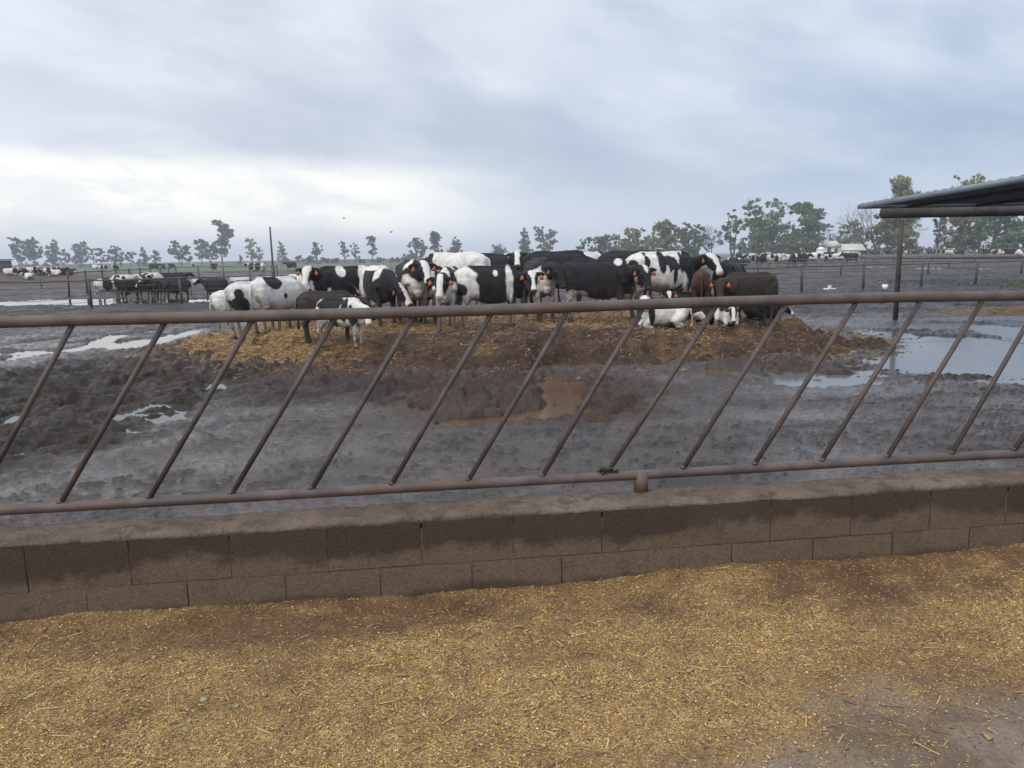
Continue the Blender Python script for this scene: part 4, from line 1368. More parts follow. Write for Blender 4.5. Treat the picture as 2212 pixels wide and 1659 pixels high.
def make_tree(label, x, yb, yt, w, D, style='round', cols=GREY, lean=0.0, density=1.0, category='tree', name='tree', group=None, leaf=None, seed=None, base_z=0.0):
    rng = np.random.default_rng(int(x * 13 + yt * 7) if seed is None else seed)
    base = at_dist(x, yb, D)
    H = at_dist(x, yt, D)[2] - base_z
    W = w / FPX * D
    root = thing(name, label, category, (base[0], base[1], base_z - .1), 0, group)
    R = W / 2 * (1.22 if style in ('round', 'bush', 'slim', 'fork') else 1.08)
    tr = MB()
    tr_h = 0.3
    blobs = []
    def limb(p0, p1, r0, r1):
        p0, p1 = np.array(p0, float), np.array(p1, float)
        mid = (p0 + p1) / 2 + rng.normal(0, .06, 3) * np.linalg.norm(p1 - p0)
        tr.tube([p0, mid, p1], [r0, (r0 + r1) / 2, r1], 6)
    tr0 = max(.10, H * .022)
    lx = lean * H
    if style == 'round':       # crown from near the ground to the top, lobed
        n = 7
        for k in range(n):
            t = k / (n - 1)
            z = H * (.20 + .64 * t)
            wid = R * (0.62 + .42 * math.sin(math.pi * min(1, t * .85 + .12))) * .62
            for s in (-1, 1):
                blobs.append((lx * t + s * R * .38 * rng.uniform(.5, 1.2) * (1 - .55 * t), rng.normal(0, R * .25), z + rng.normal(0, H * .04), wid * rng.uniform(.7, 1), wid * rng.uniform(.6, 1), H * .125 * rng.uniform(.8, 1.2)))
        blobs.append((lx + rng.normal(0, R * .15), 0, H * .88, R * .36, R * .36, H * .12))
        limb((0, 0, 0), (lx * .5, 0, H * .45), tr0 * 1.2, tr0 * .8)
        for bq in blobs[::2]:
            limb((lx * .3, 0, H * .28), bq[:3], tr0 * .6, tr0 * .15)
    elif style == 'broad':     # wide domed crown down to the ground
        for k in range(44):
            a_, t = rng.uniform(-1, 1), rng.uniform(.12, .9)
            lim = math.sqrt(max(0, 1 - ((t - .45) / .58) ** 2))
            blobs.append((R * .80 * a_ * lim, rng.normal(0, R * .3), H * t, R * rng.uniform(.2, .34), R * .34, H * rng.uniform(.07, .13)))
        limb((0, 0, 0), (0, 0, H * .5), tr0 * 1.2, tr0 * .8)
        for bq in blobs[::3]:
            limb((0, 0, H * .3), bq[:3], tr0 * .5, tr0 * .12)
    elif style == 'slim':      # clumps strung along one thin stem
        n = 6
        for k in range(n):
            t = .34 + .6 * k / (n - 1)
            s = (-1) ** k
            blobs.append((lx * t + s * R * .32 * rng.uniform(.3, 1.1), rng.normal(0, R * .2), H * t, R * rng.uniform(.42, .7), R * .55, H * .085 * rng.uniform(.8, 1.3)))
        limb((0, 0, 0), (lx * .5, 0, H * .5), tr0, tr0 * .7)
        limb((lx * .5, 0, H * .5), (lx, 0, H * .93), tr0 * .7, tr0 * .2)
        for bq in blobs:
            limb((lx * (bq[2] / H - .08), 0, bq[2] - H * .07), bq[:3], tr0 * .4, tr0 * .12)
    elif style == 'fork':      # two stems in a V with clumps
        for s, top in ((-1, 1.0), (1, rng.uniform(.72, .9))):
            tx = s * R * .55
            limb((0, 0, 0), (tx * .4, 0, H * .38), tr0, tr0 * .7)
            limb((tx * .4, 0, H * .38), (tx, 0, H * top * .9), tr0 * .7, tr0 * .2)
            for k in range(5):
                t = .34 + .58 * k / 4
                blobs.append((tx * (t ** .8) + rng.normal(0, R * .13), rng.normal(0, R * .2), H * top * t, R * rng.uniform(.28, .46), R * .42, H * .095 * rng.uniform(.8, 1.2)))
    elif style == 'cone':
        for k in range(7):
            t = k / 6
            wid = R * (1.0 - .78 * t) * .75
            for s in (-1, 1):
                blobs.append((lx * t + s * wid * .45, rng.normal(0, R * .2), H * (.14 + .76 * t), wid * .7 + .1, wid * .8 + .1, H * .10))
        limb((0, 0, 0), (lx, 0, H * .9), tr0, tr0 * .2)
    elif style == 'tall':      # tall eucalyptus: several stems, crown leaning
        ps = [(-.55, .40), (-.2, .52), (.1, .66), (.35, .80), (.5, .70), (.15, .90), (-.05, .80), (-.1, .97), (.0, .30), (.25, .42), (.30, .56)]
        for (fx, fz) in ps:
            blobs.append((R * fx + lx * fz, rng.normal(0, R * .25), H * fz, R * rng.uniform(.26, .40), R * .35, H * rng.uniform(.06, .09)))
        limb((0, 0, 0), (R * .05, 0, H * .5), tr0 * .9, tr0 * .6)
        limb((R * .05, 0, H * .5), (R * .15, 0, H * .95), tr0 * .6, tr0 * .2)
        for bq in blobs:
            limb((R * .06, 0, bq[2] - H * .1), bq[:3], tr0 * .35, tr0 * .1)
    elif style == 'bush':
        for k in range(9):
            a_ = rng.uniform(-1, 1)
            blobs.append((R * .62 * a_, rng.normal(0, R * .3), H * rng.uniform(.25, .62) * (1 - .35 * abs(a_)), R * rng.uniform(.32, .5), R * .45, H * .34))
        limb((0, 0, 0), (0, 0, H * .5), tr0, tr0 * .4)
    elif style == 'palm':
        tr.tube([(0, 0, 0), (lx * .5, 0, H * .42), (lx, 0, H * .80)], [tr0 * 1.3, tr0, tr0 * 1.05], 8)
        vv, ff, n0 = [], [], 0
        for k in range(46):
            az, el = rng.uniform(0, 2 * math.pi), rng.uniform(-.75, 1.25)
            d = np.array([math.cos(az) * math.cos(el), math.sin(az) * math.cos(el), math.sin(el)])
            sd = np.array([-math.sin(az), math.cos(az), 0])
            ln = R * rng.uniform(.8, 1.1)
            c0 = np.array([lx, 0, H * .80])
            # fan leaf: stalk then spread blades
            tip = c0 + d * ln * .55
            for j in np.linspace(-1, 1, 7):
                e = tip + (d * (1 - .35 * abs(j)) + sd * j * .75) * ln * .5 + np.array([0, 0, -.12 * ln * (1 + abs(j))])
                q = sd * .03 * ln
                vv += [tip - q, tip + q, e]
                ff.append((n0, n0 + 1, n0 + 2)); n0 += 3
            vv += [c0 - sd * .03, c0 + sd * .03, tip]
            ff.append((n0, n0 + 1, n0 + 2)); n0 += 3
        c = np.repeat(np.array([cols[0]]) * np.repeat(rng.uniform(.7, 1.5, (len(vv) // 3, 1)), 1, 0), 3, 0)
        tr.build('trunk', M['bark'], root, True)
        link('crown', mesh_np('crown', vv, np.array(ff), False, c), M['leaf'], root)
        return root
    if style == 'bare':        # winter tree: fine twigs only
        def grow(p, d, ln, r, lev):
            q = p + d * ln
            tr.tube([p, q], [r, r * .6], 5 if lev < 2 else 3, caps=False)
            if lev >= 5:
                return
            for _ in range(rng.integers(2, 4) + (lev == 0)):
                e = d + rng.normal(0, .48, 3) * np.array([1, 1, .7]); e[2] += .12
                e /= np.linalg.norm(e)
                grow(q, e, ln * rng.uniform(.66, .84), r * .55, lev + 1)
        for _ in range(4):
            d0 = np.array([rng.normal(lean, .38), rng.normal(0, .3), 1.0]); d0 /= np.linalg.norm(d0)
            grow(np.array([rng.normal(0, R * .2), 0, 0]), d0, H * .26, tr0 * .8, 0)
        tr.build('trunk', M['twig'], root, True)
        v, f, c = leaf_cloud([(rng.normal(0, R * .45), rng.normal(0, R * .3), H * rng.uniform(.25, .72), R * .5, R * .5, H * .16) for _ in range(9)], int(500 * density), H * .030, cols, rng)
        link('crown', mesh_np('crown', v, f, False, c), M['leaf'], root)
        return root
    tr.build('trunk', M['bark'], root, True)
    lf = leaf if leaf else max(0.2, (0.0015 if D > 240 else 0.0019) * D)
    area = W * H
    cnt = int(np.clip(area / (lf * lf) * 6.0 * density * (1.5 if style == 'broad' else 1), 500, 10500))
    blobs = [(a, b_, c, d * 1.18, e * 1.18, f * 1.15) for a, b_, c, d, e, f in blobs]
    v, f, c = leaf_cloud(blobs, cnt, lf, cols, rng)
    link('crown', mesh_np('crown', v, f, False, c), M['leaf'], root)
    return root


def build_trees():
    gl, gr = 'trees along the far left skyline', 'trees behind the far herd on the right'
    T = make_tree
    L_ = [
        ('slender grey-green tree at the far left, leaning away from a bigger neighbour', 40, 575, 511, 24, 'slim', GREY, -.06, 1),
        ('big bushy grey-green tree second from the left on the skyline', 73, 576, 510, 46, 'round', GREY, 0, 1),
        ('two-topped round tree right of the biggest tree of the left end', 116, 575, 521, 38, 'round', GREY, 0, 1),
        ('thin low pale tree between two round trees at the left', 143, 574, 536, 14, 'slim', GREY, 0, .8),
        ('broad tree with a ragged top and a darker middle, left skyline', 174, 574, 520, 46, 'round', GREY, .02, .9),
        ('small see-through tree left of the dark narrow tree', 204, 573, 534, 20, 'slim', GREY, 0, .6),
        ('narrow tree with a thick dark lower trunk on the left skyline', 219, 573, 537, 15, 'slim', DARKG, 0, 1.2),
        ('wide tree with two joined crowns, middle of the left row', 250, 573, 527, 42, 'round', GREY, .03, 1),
        ('pale sparse tree just right of the joined crowns', 284, 573, 541, 24, 'slim', GREY, 0, .6),
        ('pointed tree with low side branches in the left row', 310, 572, 531, 30, 'cone', GREY, 0, 1),
        ('last tree of the left row before a gap of sky', 336, 571, 539, 24, 'round', GREY, 0, 1),
        ('two-stemmed tree standing alone after the first gap of sky', 392, 570, 519, 46, 'fork', GREY, -.05, 1.2),
        ('ragged tree reaching left beside the tallest tree', 436, 570, 519, 32, 'slim', GREY, .10, 1.1),
        ('arched tree joining the tallest tree on its left', 455, 570, 515, 36, 'fork', GREY, .05, .9),
        ('tallest tree on the left skyline, crown leaning right', 481, 570, 478, 50, 'tall', GREY, .03, 1.3),
        ('tiny pointed tree in the gap right of the tallest tree', 520, 568, 552, 12, 'cone', GREY, 0, 1),
        ('thin-stemmed tree with a round tuft on top left of the pole', 543, 568, 517, 24, 'slim', YELL, .04, .8),
        ('small loose tree just left of the thin pole', 561, 568, 534, 20, 'slim', GREY, 0, .9),
        ('cone-shaped tree with yellowish left side right of the pole', 611, 567, 520, 28, 'cone', YELL, -.02, 1.2),
        ('small dark round tree right of the cone-shaped tree', 648, 566, 550, 24, 'round', DARKG, 0, 1.2),
        ('round-topped tree rising from dark bushes, right of the dark round one', 685, 565, 522, 26, 'round', GREY, 0, .9),
        ('first of two thin pale trees left of the centre', 743, 563, 522, 20, 'slim', GREY, .03, .9),
        ('second of two thin pale trees left of the centre', 767, 562, 528, 20, 'slim', GREY, .02, .9),
        ('slim zigzag tree standing alone against the bright sky', 804, 561, 511, 20, 'slim', GREY, .05, 1.2),
        ('full rounded tree above the black and white cows, left of centre', 902, 560, 511, 40, 'round', GREY, 0, 1),
        ('tree with a thick leaning club-shaped top, left arm of a pair', 942, 560, 501, 26, 'slim', DARKG, .0, 1.6),
        ('shorter dark tree right of the club-shaped top', 984, 559, 511, 30, 'round', DARKG, .04, 1.1),
        ('low dark broad tree behind the head of the rearmost cow', 1079, 557, 521, 40, 'bush', DARKG, 0, 1),
        ('tall dark tree above the rearmost cow head', 1134, 556, 488, 36, 'cone', DARKG, 0, 1.1),
        ('open tree with a drooping right crown near the centre', 1176, 556, 490, 44, 'fork', GREY, .03, 1.0),
    ]
    for (lab, x, yb, yt, w, st, cols, ln, dn) in L_:
        T(lab, x, yb, yt, w, 300 + (x * 7 % 23), st, cols, ln, dn, group=gl)
    for (lab, x, yb, yt, w, cols) in (('low dark bush left of the round-topped tree', 670, 567, 549, 22, DARKG), ('low blue-grey bush in the gap left of the two pale trees', 723, 564, 554, 16, DARKG), ('low bush right of the round-topped tree', 704, 565, 552, 18, DARKG),
                                      ('round brown bush under the zigzag tree', 820, 562, 554, 26, DRY), ('dark flat bush right of the brown bush', 854, 561, 553, 22, DARKG), ('tiny bush right of the pale pair of trees', 780, 563, 556, 12, DARKG),
                                      ('grey scrub at the foot of the full rounded tree', 884, 561, 541, 34, DRY)):
        T(lab, x, yb, yt, w, 310, 'bush', cols, 0, 1.0, category='bush', name='bush', group='bushes on the skyline')
    R_list = [
        ('small grey tree at the left end of the right-hand trees', 1255, 556, 523, 20, 'round', GREY, 0, .9, 215),
        ('dark green rounded tree second in the right-hand row', 1284, 556, 508, 66, 'broad', GREEN, 0, 1, 215),
        ('olive tree behind the black backs right of the centre', 1324, 555, 504, 66, 'broad', YELL, 0, .9, 220),
        ('wide olive tree with a peaked top above the speckled cow', 1368, 554, 492, 78, 'broad', YELL, 0, 1.1, 220),
        ('small olive tree filling the gap left of two tall olives', 1408, 553, 512, 44, 'round', YELL, 0, 1, 225),
        ('upright olive tree with a bright top, left of the dark bare tree', 1440, 555, 472, 60, 'broad', YELL, 0, 1.2, 195),
        ('two-lobed olive tree touching the dark bare tree', 1486, 555, 480, 62, 'broad', GREEN, .02, 1.1, 195),
        ('pale twiggy tree at the left flank of the biggest tree', 1582, 552, 453, 36, 'fork', DRY, 0, .55, 200),
        ('biggest broad green tree on the right, left of the farm building', 1644, 548, 426, 128, 'broad', GREEN, 0, 1.3, 190),
        ('tree with a ball-shaped top leaning right, beside the biggest tree', 1742, 546, 443, 66, 'slim', GREEN, .06, 1.9, 190),
        ('low green tree under the ball-shaped top', 1724, 546, 482, 56, 'bush', GREEN, 0, 1.2, 188),
        ('yellowish tree behind the farm building', 1834, 545, 472, 58, 'broad', YELL, 0, 1.1, 215),
        ('small yellowish tree at the right end of the farm building', 1860, 545, 492, 26, 'slim', YELL, 0, .9, 214),
        ('tall yellow-green tree behind the shed post, its top above the roof', 1940, 543, 388, 92, 'tall', YELL, .0, 1.5, 150),
        ('lower bushy crown of a yellow-green tree around the shed post', 1944, 543, 440, 92, 'broad', YELL, 0, 1.0, 152),
        ('sparse grey snag left of the big trees under the shed roof', 2027, 543, 440, 26, 'slim', DRY, 0, .7, 150),
        ('olive tree under the shed roof, its tip showing above the roof line', 2082, 543, 372, 98, 'broad', YELL, 0, 1.1, 150),
        ('dark green tree under the right half of the shed roof', 2150, 543, 400, 100, 'broad', GREEN, 0, 1.3, 145),
        ('green tree at the right edge under the shed roof', 2214, 541, 405, 90, 'broad', GREEN, 0, 1.2, 145),
    ]
    for (lab, x, yb, yt, w, st, cols, ln, dn, D) in R_list:
        T(lab, x, yb, yt, w, D, st, cols, ln, dn, group=gr)
    T('dark leafless tree with fine grey twigs left of the biggest tree', 1535, 554, 474, 76, 200, 'bare', ((.045, .045, .05), (.06, .06, .062)), 0, 1.6, group=gr)
    T('bare branching snag left of the shed post', 1892, 543, 405, 40, 151, 'bare', DRY, -.05, .3, group=gr)
    for (lab, x, yt, w, s) in (('leftmost fan palm behind the farm building', 1766, 486, 32, 1), ('middle fan palm left of the farm building', 1790, 496, 34, 2), ('rightmost fan palm above the white roof', 1813, 496, 30, 3)):
        T(lab, x, 546, yt, w, 196, 'palm', DARKG, .02, 1, category='palm', name='palm_tree', group='fan palms by the farm building', seed=s)
    for (lab, x, yt, w, D) in (('blue-grey hedge seen left of the shed post', 1895, 527, 60, 260), ('low blue-grey thicket right of the shed post', 1985, 522, 74, 260), ('low thicket under the right trees', 2180, 524, 110, 170), ('dark scrub under the big right trees', 1690, 520, 70, 200), ('dark scrub at the foot of the olive trees', 1440, 528, 130, 205), ('low dark scrub behind the black cows right of the centre', 1330, 532, 150, 212), ('dark scrub left of the farm building', 1748, 522, 60, 192)):
        T(lab, x, 543 if x > 1600 else 555, yt, w, D, 'bush', DARKG, 0, 1.1, category='hedge', name='hedge', group='dark scrub under the trees')

# ------------------------------------------------------------------ cattle
WHITE, BLACK, CHESTNUT, DBROWN, PINK = np.array((.60, .575, .54)), np.array((.012, .012, .014)), np.array((.070, .032, .021)), np.array((.030, .021, .017)), np.array((.42, .27, .24))
MUDC = np.array((.125, .088, .058))
COLS = {'w': WHITE, 'k': BLACK, 'b': CHESTNUT, 'd': DBROWN, 'g': np.array((.50, .47, .43))}


def loft(mb, secs, n=20, power=2.4):
    """secs: (center, half-a, half-b, axis-a, axis-b): closed superellipse loft"""
    v = []
    th = np.arange(n) * 2 * math.pi / n
    ca, sa = np.cos(th), np.sin(th)
    fa = np.sign(ca) * np.abs(ca) ** (2 / power)
    fb = np.sign(sa) * np.abs(sa) ** (2 / power)
    for (c, a, b, ua, ub) in secs:
        v.append(np.asarray(c) + np.outer(fa * a, ua) + np.outer(fb * b, ub))
    m_ = len(secs)
    q, t = [], []
    for i in range(m_ - 1):
        for k in range(n):
            q.append((i * n + k, i * n + (k + 1) % n, (i + 1) * n + (k + 1) % n, (i + 1) * n + k))
    v = np.concatenate(v + [np.array([secs[0][0], secs[-1][0]])])
    for k in range(n):
        t.append((m_ * n, (k + 1) % n, k))
        t.append((m_ * n + 1, (m_ - 1) * n + k, (m_ - 1) * n + (k + 1) % n))
    mb.add(v, q, t)


def pose_frames(neck_yaw, neck_pitch, head_yaw, head_pitch, lying, calf):
    drop = -0.43 if lying else 0.0
    nb = np.array([0.50, 0, 0.97 + drop])
    nl = 0.44 if not calf else 0.38
    ny, npi = math.radians(neck_yaw), math.radians(neck_pitch)
    nd = np.array([math.cos(ny) * math.cos(npi), math.sin(ny) * math.cos(npi), math.sin(npi)])
    poll = nb + nd * nl
    hy, hp = math.radians(head_yaw), math.radians(head_pitch)
    h = np.array([math.cos(hp) * math.cos(hy), math.cos(hp) * math.sin(hy), -math.sin(hp)])
    l = np.array([-math.sin(hy), math.cos(hy), 0.0])
    nrm = np.cross(h, l)
    return drop, nb, nd, poll, h, l, nrm


def cow_body_mesh(spec, voxel):
    """one continuous skin: lofted trunk, neck, head, ears, legs and tail fused by a voxel remesh and smoothed"""
    lying, calf = spec.get('lying', False), spec.get('calf', False)
    drop, nb, nd, poll, h, l, nr = pose_frames(spec['neck_yaw'], spec['neck_pitch'], spec['head_yaw'], spec['head_pitch'], lying, calf)
    mb = MB()
    ey, ez = np.array([0, 1.0, 0]), np.array([0, 0, 1.0])
    slim = spec.get('slim', .92)
    S = [(-.665, .98, .06, .09), (-.64, .95, .13, .17), (-.58, .915, .185, .235), (-.46, .885, .225, .295), (-.28, .850, .240, .325), (-.05, .815, .268, .362),
         (.18, .815, .258, .362), (.36, .835, .215, .350), (.50, .850, .175, .305), (.60, .855, .130, .235), (.66, .86, .07, .14)]
    secs = []
    for (x, z, w, hh) in S:
        bel = .90 if calf else .95
        secs.append(((x, 0, z + drop + (0 if not lying else -.02)), w * slim * (1.12 if lying else 1), hh * bel, ey, ez))
    loft(mb, secs, 22, 2.25)
    # ridge of the back, hips, shoulder blades
    mb.tube([(-.60, 0, 1.10 + drop), (-.40, 0, 1.155 + drop), (0, 0, 1.145 + drop), (.36, 0, 1.165 + drop), (.50, 0, 1.12 + drop)], [.05, .06, .055, .055, .06], 10)
    for s in (-1, 1):
        mb.tube([(-.50, s * .08, 1.08 + drop), (-.45, s * .155 * slim, 1.05 + drop), (-.36, s * .165 * slim, .98 + drop), (-.28, s * .16 * slim, .90 + drop)], [.06, .062, .07, .06], 10)
        mb.tube([(.36, s * .10, 1.08 + drop), (.42, s * .15, .92 + drop), (.50, s * .15, .76 + drop)], [.08, .10, .09], 10)
    # neck and brisket
    nu = np.cross(nd, ey); nu = -nu if nu[2] < 0 else nu
    ns = np.cross(nu, nd)
    a0 = np.array([.36, 0, .95 + drop])
    mid = nb + nd * np.linalg.norm(poll - nb) * .5 + np.array([0, 0, -.03])
    loft(mb, [(a0, .15, .22, ey, ez), (nb + np.array([0, 0, -.05]), .125, .20, ns, nu), (mid, .092, .150, ns, nu), (poll + np.array([0, 0, -.035]) - h * .02, .082, .112, ns, nu), (poll + h * .06, .06, .07, ns, nu)], 18, 2.1)
    mb.tube([(.50, 0, .70 + drop), (.58, 0, .62 + drop), (.56, 0, .56 + drop)], [.11, .085, .05], 10)
    # head
    hs = 1.08 if calf else 1.0
    H_ = [(-.03, .05, .055, -.01), (.0, .086, .082, -.02), (.08, .102, .105, -.035), (.15, .104, .112, -.042), (.22, .082, .098, -.035), (.30, .064, .078, -.022), (.36, .066, .068, -.018), (.405, .070, .062, -.018), (.435, .058, .048, -.018), (.45, .03, .025, -.018)]
    loft(mb, [(poll + h * t * hs + nr * o * hs, a * hs, b * hs, l, nr) for (t, a, b, o) in H_], 18, 2.3)
    for s in (-1, 1):
        # eye ridge and ear
        e = poll + (h * .135 + l * s * .088 + nr * .022) * hs
        mb.tube([e - h * .03, e + h * .03], [.026, .024], 8)
        e0 = poll + (h * .015 + l * s * .07 - nr * .02) * hs
        ed = l * s * .93 + np.array([0, 0, spec.get('ear', -.22)]) - h * .10
        ed /= np.linalg.norm(ed)
        fw = np.cross(ed, nr); fw /= np.linalg.norm(fw)
        wide = np.array([0, 0, 1.0]) - ed * ed[2]; wide /= np.linalg.norm(wide)
        thin = np.cross(ed, wide)
        loft(mb, [(e0 + ed * t, a * hs, b, wide, thin) for (t, a, b) in ((-.02, .022, .022), (.04, .040, .022), (.09, .056, .021), (.14, .050, .020), (.185, .026, .018), (.20, .01, .01))], 12, 2.0)
    # legs
    if not lying:
        st = spec.get('step', 0.0)
        for s in (-1, 1):
            f = st * s
            y = .135
            loft_leg = [((.40, s * .12, .80), (.13, .075)), ((.405, s * y, .66), (.105, .062)), ((.41 + f * .3, s * y, .56), (.072, .052)), ((.43 + f * .6, s * y, .40), (.050, .046)), ((.435 + f * .7, s * y, .345), (.052, .046)), ((.425 + f * .8, s * y, .29), (.038, .034)), ((.425 + f * .9, s * y, .15), (.035, .030)), ((.43 + f, s * y, .10), (.043, .038)), ((.445 + f, s * y, .055), (.046, .040)), ((.455 + f, s * y, .0), (.056, .048))]
            loft(mb, [(c, a, b, np.array([1.0, 0, 0]), ey) for c, (a, b) in loft_leg], 14, 2.0)
            f = -st * s
            y = .145
            hind = [((-.46, s * .13, .95), (.20, .09)), ((-.44, s * .15, .80), (.20, .095)), ((-.42 + f * .2, s * .155, .68), (.155, .080)), ((-.46 + f * .4, s * y, .56), (.095, .058)), ((-.525 + f * .6, s * y, .47), (.062, .044)), ((-.545 + f * .7, s * y, .42), (.055, .042)), ((-.53 + f * .8, s * y, .35), (.043, .036)), ((-.505 + f * .9, s * y, .16), (.038, .033)), ((-.495 + f, s * y, .10), (.046, .040)), ((-.48 + f, s * y, .055), (.048, .042)), ((-.465 + f, s * y, .0), (.058, .050))]
            loft(mb, [(c, a, b, np.array([1.0, 0, 0]), ey) for c, (a, b) in hind], 14, 2.0)
    else:
        for s in (-1, 1):
            mb.tube([(.40, s * .14, .40), (.52, s * .17, .20), (.66, s * .17, .09), (.60, s * .18, .05), (.42, s * .20, .045)], [.12, .085, .055, .05, .045], 12)
            mb.tube([(-.44, s * .15, .45), (-.30, s * .25, .28), (-.14, s * .30, .17), (-.26, s * .32, .09), (-.44, s * .33, .07), (-.30, s * .36, .05), (-.16, s * .37, .045)], [.19, .17, .11, .08, .055, .045, .045], 12)
    # tail
    if not lying:
        sw = spec.get('tail', 0.0)
        mb.tube([(-.62, 0, 1.08), (-.685, sw * .2, 1.03), (-.715, sw * .6, .85), (-.715, sw, .62), (-.70, sw, .50), (-.695, sw, .36), (-.69, sw, .31)], [.045, .038, .029, .024, .030, .040, .015], 10)
    else:
        mb.tube([(-.62, 0, .64), (-.70, .03, .55), (-.74, .10, .30), (-.70, .2, .10), (-.62, .28, .05)], [.045, .036, .028, .026, .035], 10)
    src = mb.me('hide_source')
    ob = bpy.data.objects.new('hide_source', src)
    col.objects.link(ob)
    rm = ob.modifiers.new('r', 'REMESH')
    rm.mode = 'VOXEL'
    rm.voxel_size = voxel
    rm.adaptivity = 0
    sm = ob.modifiers.new('s', 'SMOOTH')
    sm.factor = 0.5
    sm.iterations = 5 if voxel < .03 else 2
    dg = bpy.context.evaluated_depsgraph_get()
    ev = ob.evaluated_get(dg)
    me = bpy.data.meshes.new_from_object(ev)
    bpy.data.objects.remove(ob)
    bpy.data.meshes.remove(src)
    n = len(me.vertices)
    co = np.empty(n * 3, np.float32); me.vertices.foreach_get('co', co)
    no = np.empty(n * 3, np.float32); me.vertices.foreach_get('normal', no)
    co, no = co.reshape(-1, 3).astype(float), no.reshape(-1, 3).astype(float)
    # shaggy winter coat
    sd = spec.get('seed', 1)
    q = co + sd * 3.7
    fz = (vnoise3(q[:, 0] * 9, q[:, 1] * 9, q[:, 2] * 9, 3) * .010 + vnoise3(q[:, 0] * 30, q[:, 1] * 30, q[:, 2] * 18, 5) * .006 + vnoise3(q[:, 0] * 60, q[:, 1] * 60, q[:, 2] * 30, 7) * .006)
    dh = np.linalg.norm(co - (poll + h * .25), axis=1)
    fz *= np.clip((dh - .12) / .25, .12, 1)
    co2 = co + no * fz[:, None]
    me.vertices.foreach_set('co', co2.astype(np.float32).ravel())
    me.polygons.foreach_set('use_smooth', np.ones(len(me.polygons), bool))
    # --- colouring
    zz = co[:, 2] - drop
    nz = vnoise3(q[:, 0] * 4.5, q[:, 1] * 4.5, q[:, 2] * 4.5, 11) * 1.3 + vnoise3(q[:, 0] * 14, q[:, 1] * 14, q[:, 2] * 14, 13) * .6
    c = np.tile(COLS[spec['base']], (n, 1))
    for (cn, x, z, rx, rz, side) in spec.get('patches', ()):
        d = np.sqrt(((co[:, 0] - x) / rx) ** 2 + ((zz - z) / rz) ** 2) + nz * .32
        mk = sstep(1.07, .93, d)
        if side:
            mk = mk * (co[:, 1] * side > -.03)
        c = c * (1 - mk[:, None]) + COLS[cn] * mk[:, None]
    if spec.get('mottle'):
        mn = vnoise3(q[:, 0] * 7.5, q[:, 1] * 7.5, q[:, 2] * 3.2, 23) + .7 * vnoise3(q[:, 0] * 17, q[:, 1] * 17, q[:, 2] * 8, 29)
        c[(mn > spec['mottle']) & (zz > .5)] = BLACK * 1.5
    c = c * (1 + .30 * np.clip(nz * .5 + vnoise3(q[:, 0] * 26, q[:, 1] * 26, q[:, 2] * 12, 31) * .9, -1, 1))[:, None]
    # head and neck are painted in their own frame
    rel = co - poll
    ht, hl, hn = rel @ h / hs, rel @ l / hs, rel @ nr / hs
    hd = spec.get('head', {})
    ontail = (co[:, 0] < -.4)
    ishead = (ht > -.06) & (ht < .5) & (np.abs(hl) < .30) & (np.abs(hn) < .17) & ~ontail & (np.linalg.norm(rel, axis=1) < .56)
    hb = hd.get('base')
    if hb:
        c[ishead] = COLS[hb]
    nk = hd.get('neck')
    if nk:
        dn = (co - nb) @ nd
        isneck = (dn > hd.get('neck_from', .0)) & (np.linalg.norm(co - (nb + np.clip(dn, 0, .5)[:, None] * nd), axis=1) < .26) & ~ishead & (co[:, 0] > .3)
        c[isneck] = COLS[nk]
    bz = hd.get('blaze')
    if bz:
        w = np.interp(ht, [-.08, .05, .16, .28, .36, .46], [bz[0] * .8, bz[0], bz[1], bz[2], bz[3], bz[3]]) * (1 + nz * .25)
        front = (hn > -.035) | (ht > .36)
        m1 = ishead & front & (np.abs(hl + spec.get('blaze_off', 0)) < w) & (np.abs(hl) < .125)
        c[m1] = COLS[hd.get('blaze_col', 'w')]
    ear = ishead & (np.abs(hl) > .118) & (ht < .16)
    c[ear] = COLS[hd.get('ears', 'k')]
    muz = ishead & (ht > .40) & (hn > -.06)
    c[muz] = PINK if hd.get('pink') else np.array((.045, .040, .042))
    # hooves, dried mud on legs, belly and flanks
    dirt = spec.get('dirt', .5)
    k = sstep(.72, .22, zz) * .95 + sstep(.76, .48, zz) * (np.abs(co[:, 0]) < .45) * .45 + .6 * sstep(-.3, -.62, co[:, 0]) * sstep(1.0, .6, zz)
    dn_ = vnoise3(q[:, 0] * 6, q[:, 1] * 6, q[:, 2] * 6, 17) + .8 * vnoise3(q[:, 0] * 19, q[:, 1] * 19, q[:, 2] * 19, 19)
    k = np.clip(1.7 * k * dirt * (1 + 1.6 * dn_) + dirt * .55 * np.clip(dn_ * 2, 0, 1), 0, .92)
    k = np.where(ishead, k * .25, k)
    lum = c.mean(1)
    mudc = np.where(lum[:, None] > .2, MUDC * 1.15, MUDC * .38)
    c = c * (1 - k[:, None]) + mudc * k[:, None]
    if not lying:
        c[co[:, 2] < .055] = (.035, .028, .024)
        bl = sstep(.26, .06, co[:, 2])[:, None] * dirt * .9
        c = c * (1 - bl) + np.array((.055, .042, .034)) * bl
    a = me.attributes.new('tint', 'FLOAT_COLOR', 'POINT')
    cc = np.ones((n, 4), np.float32); cc[:, :3] = np.clip(c, .004, .8)
    a.data.foreach_set('color', cc.ravel())
    me.materials.clear()
    me.materials.append(M['coat'])
    me.name = 'body'
    # places of eyes and tags
    info = {'eyes': [poll + (h * .135 + l * s * .098 + nr * .020) * hs for s in (-1, 1)], 'eye_r': .022 * hs, 'h': h, 'l': l, 'n': nr, 'hs': hs}
    tags = []
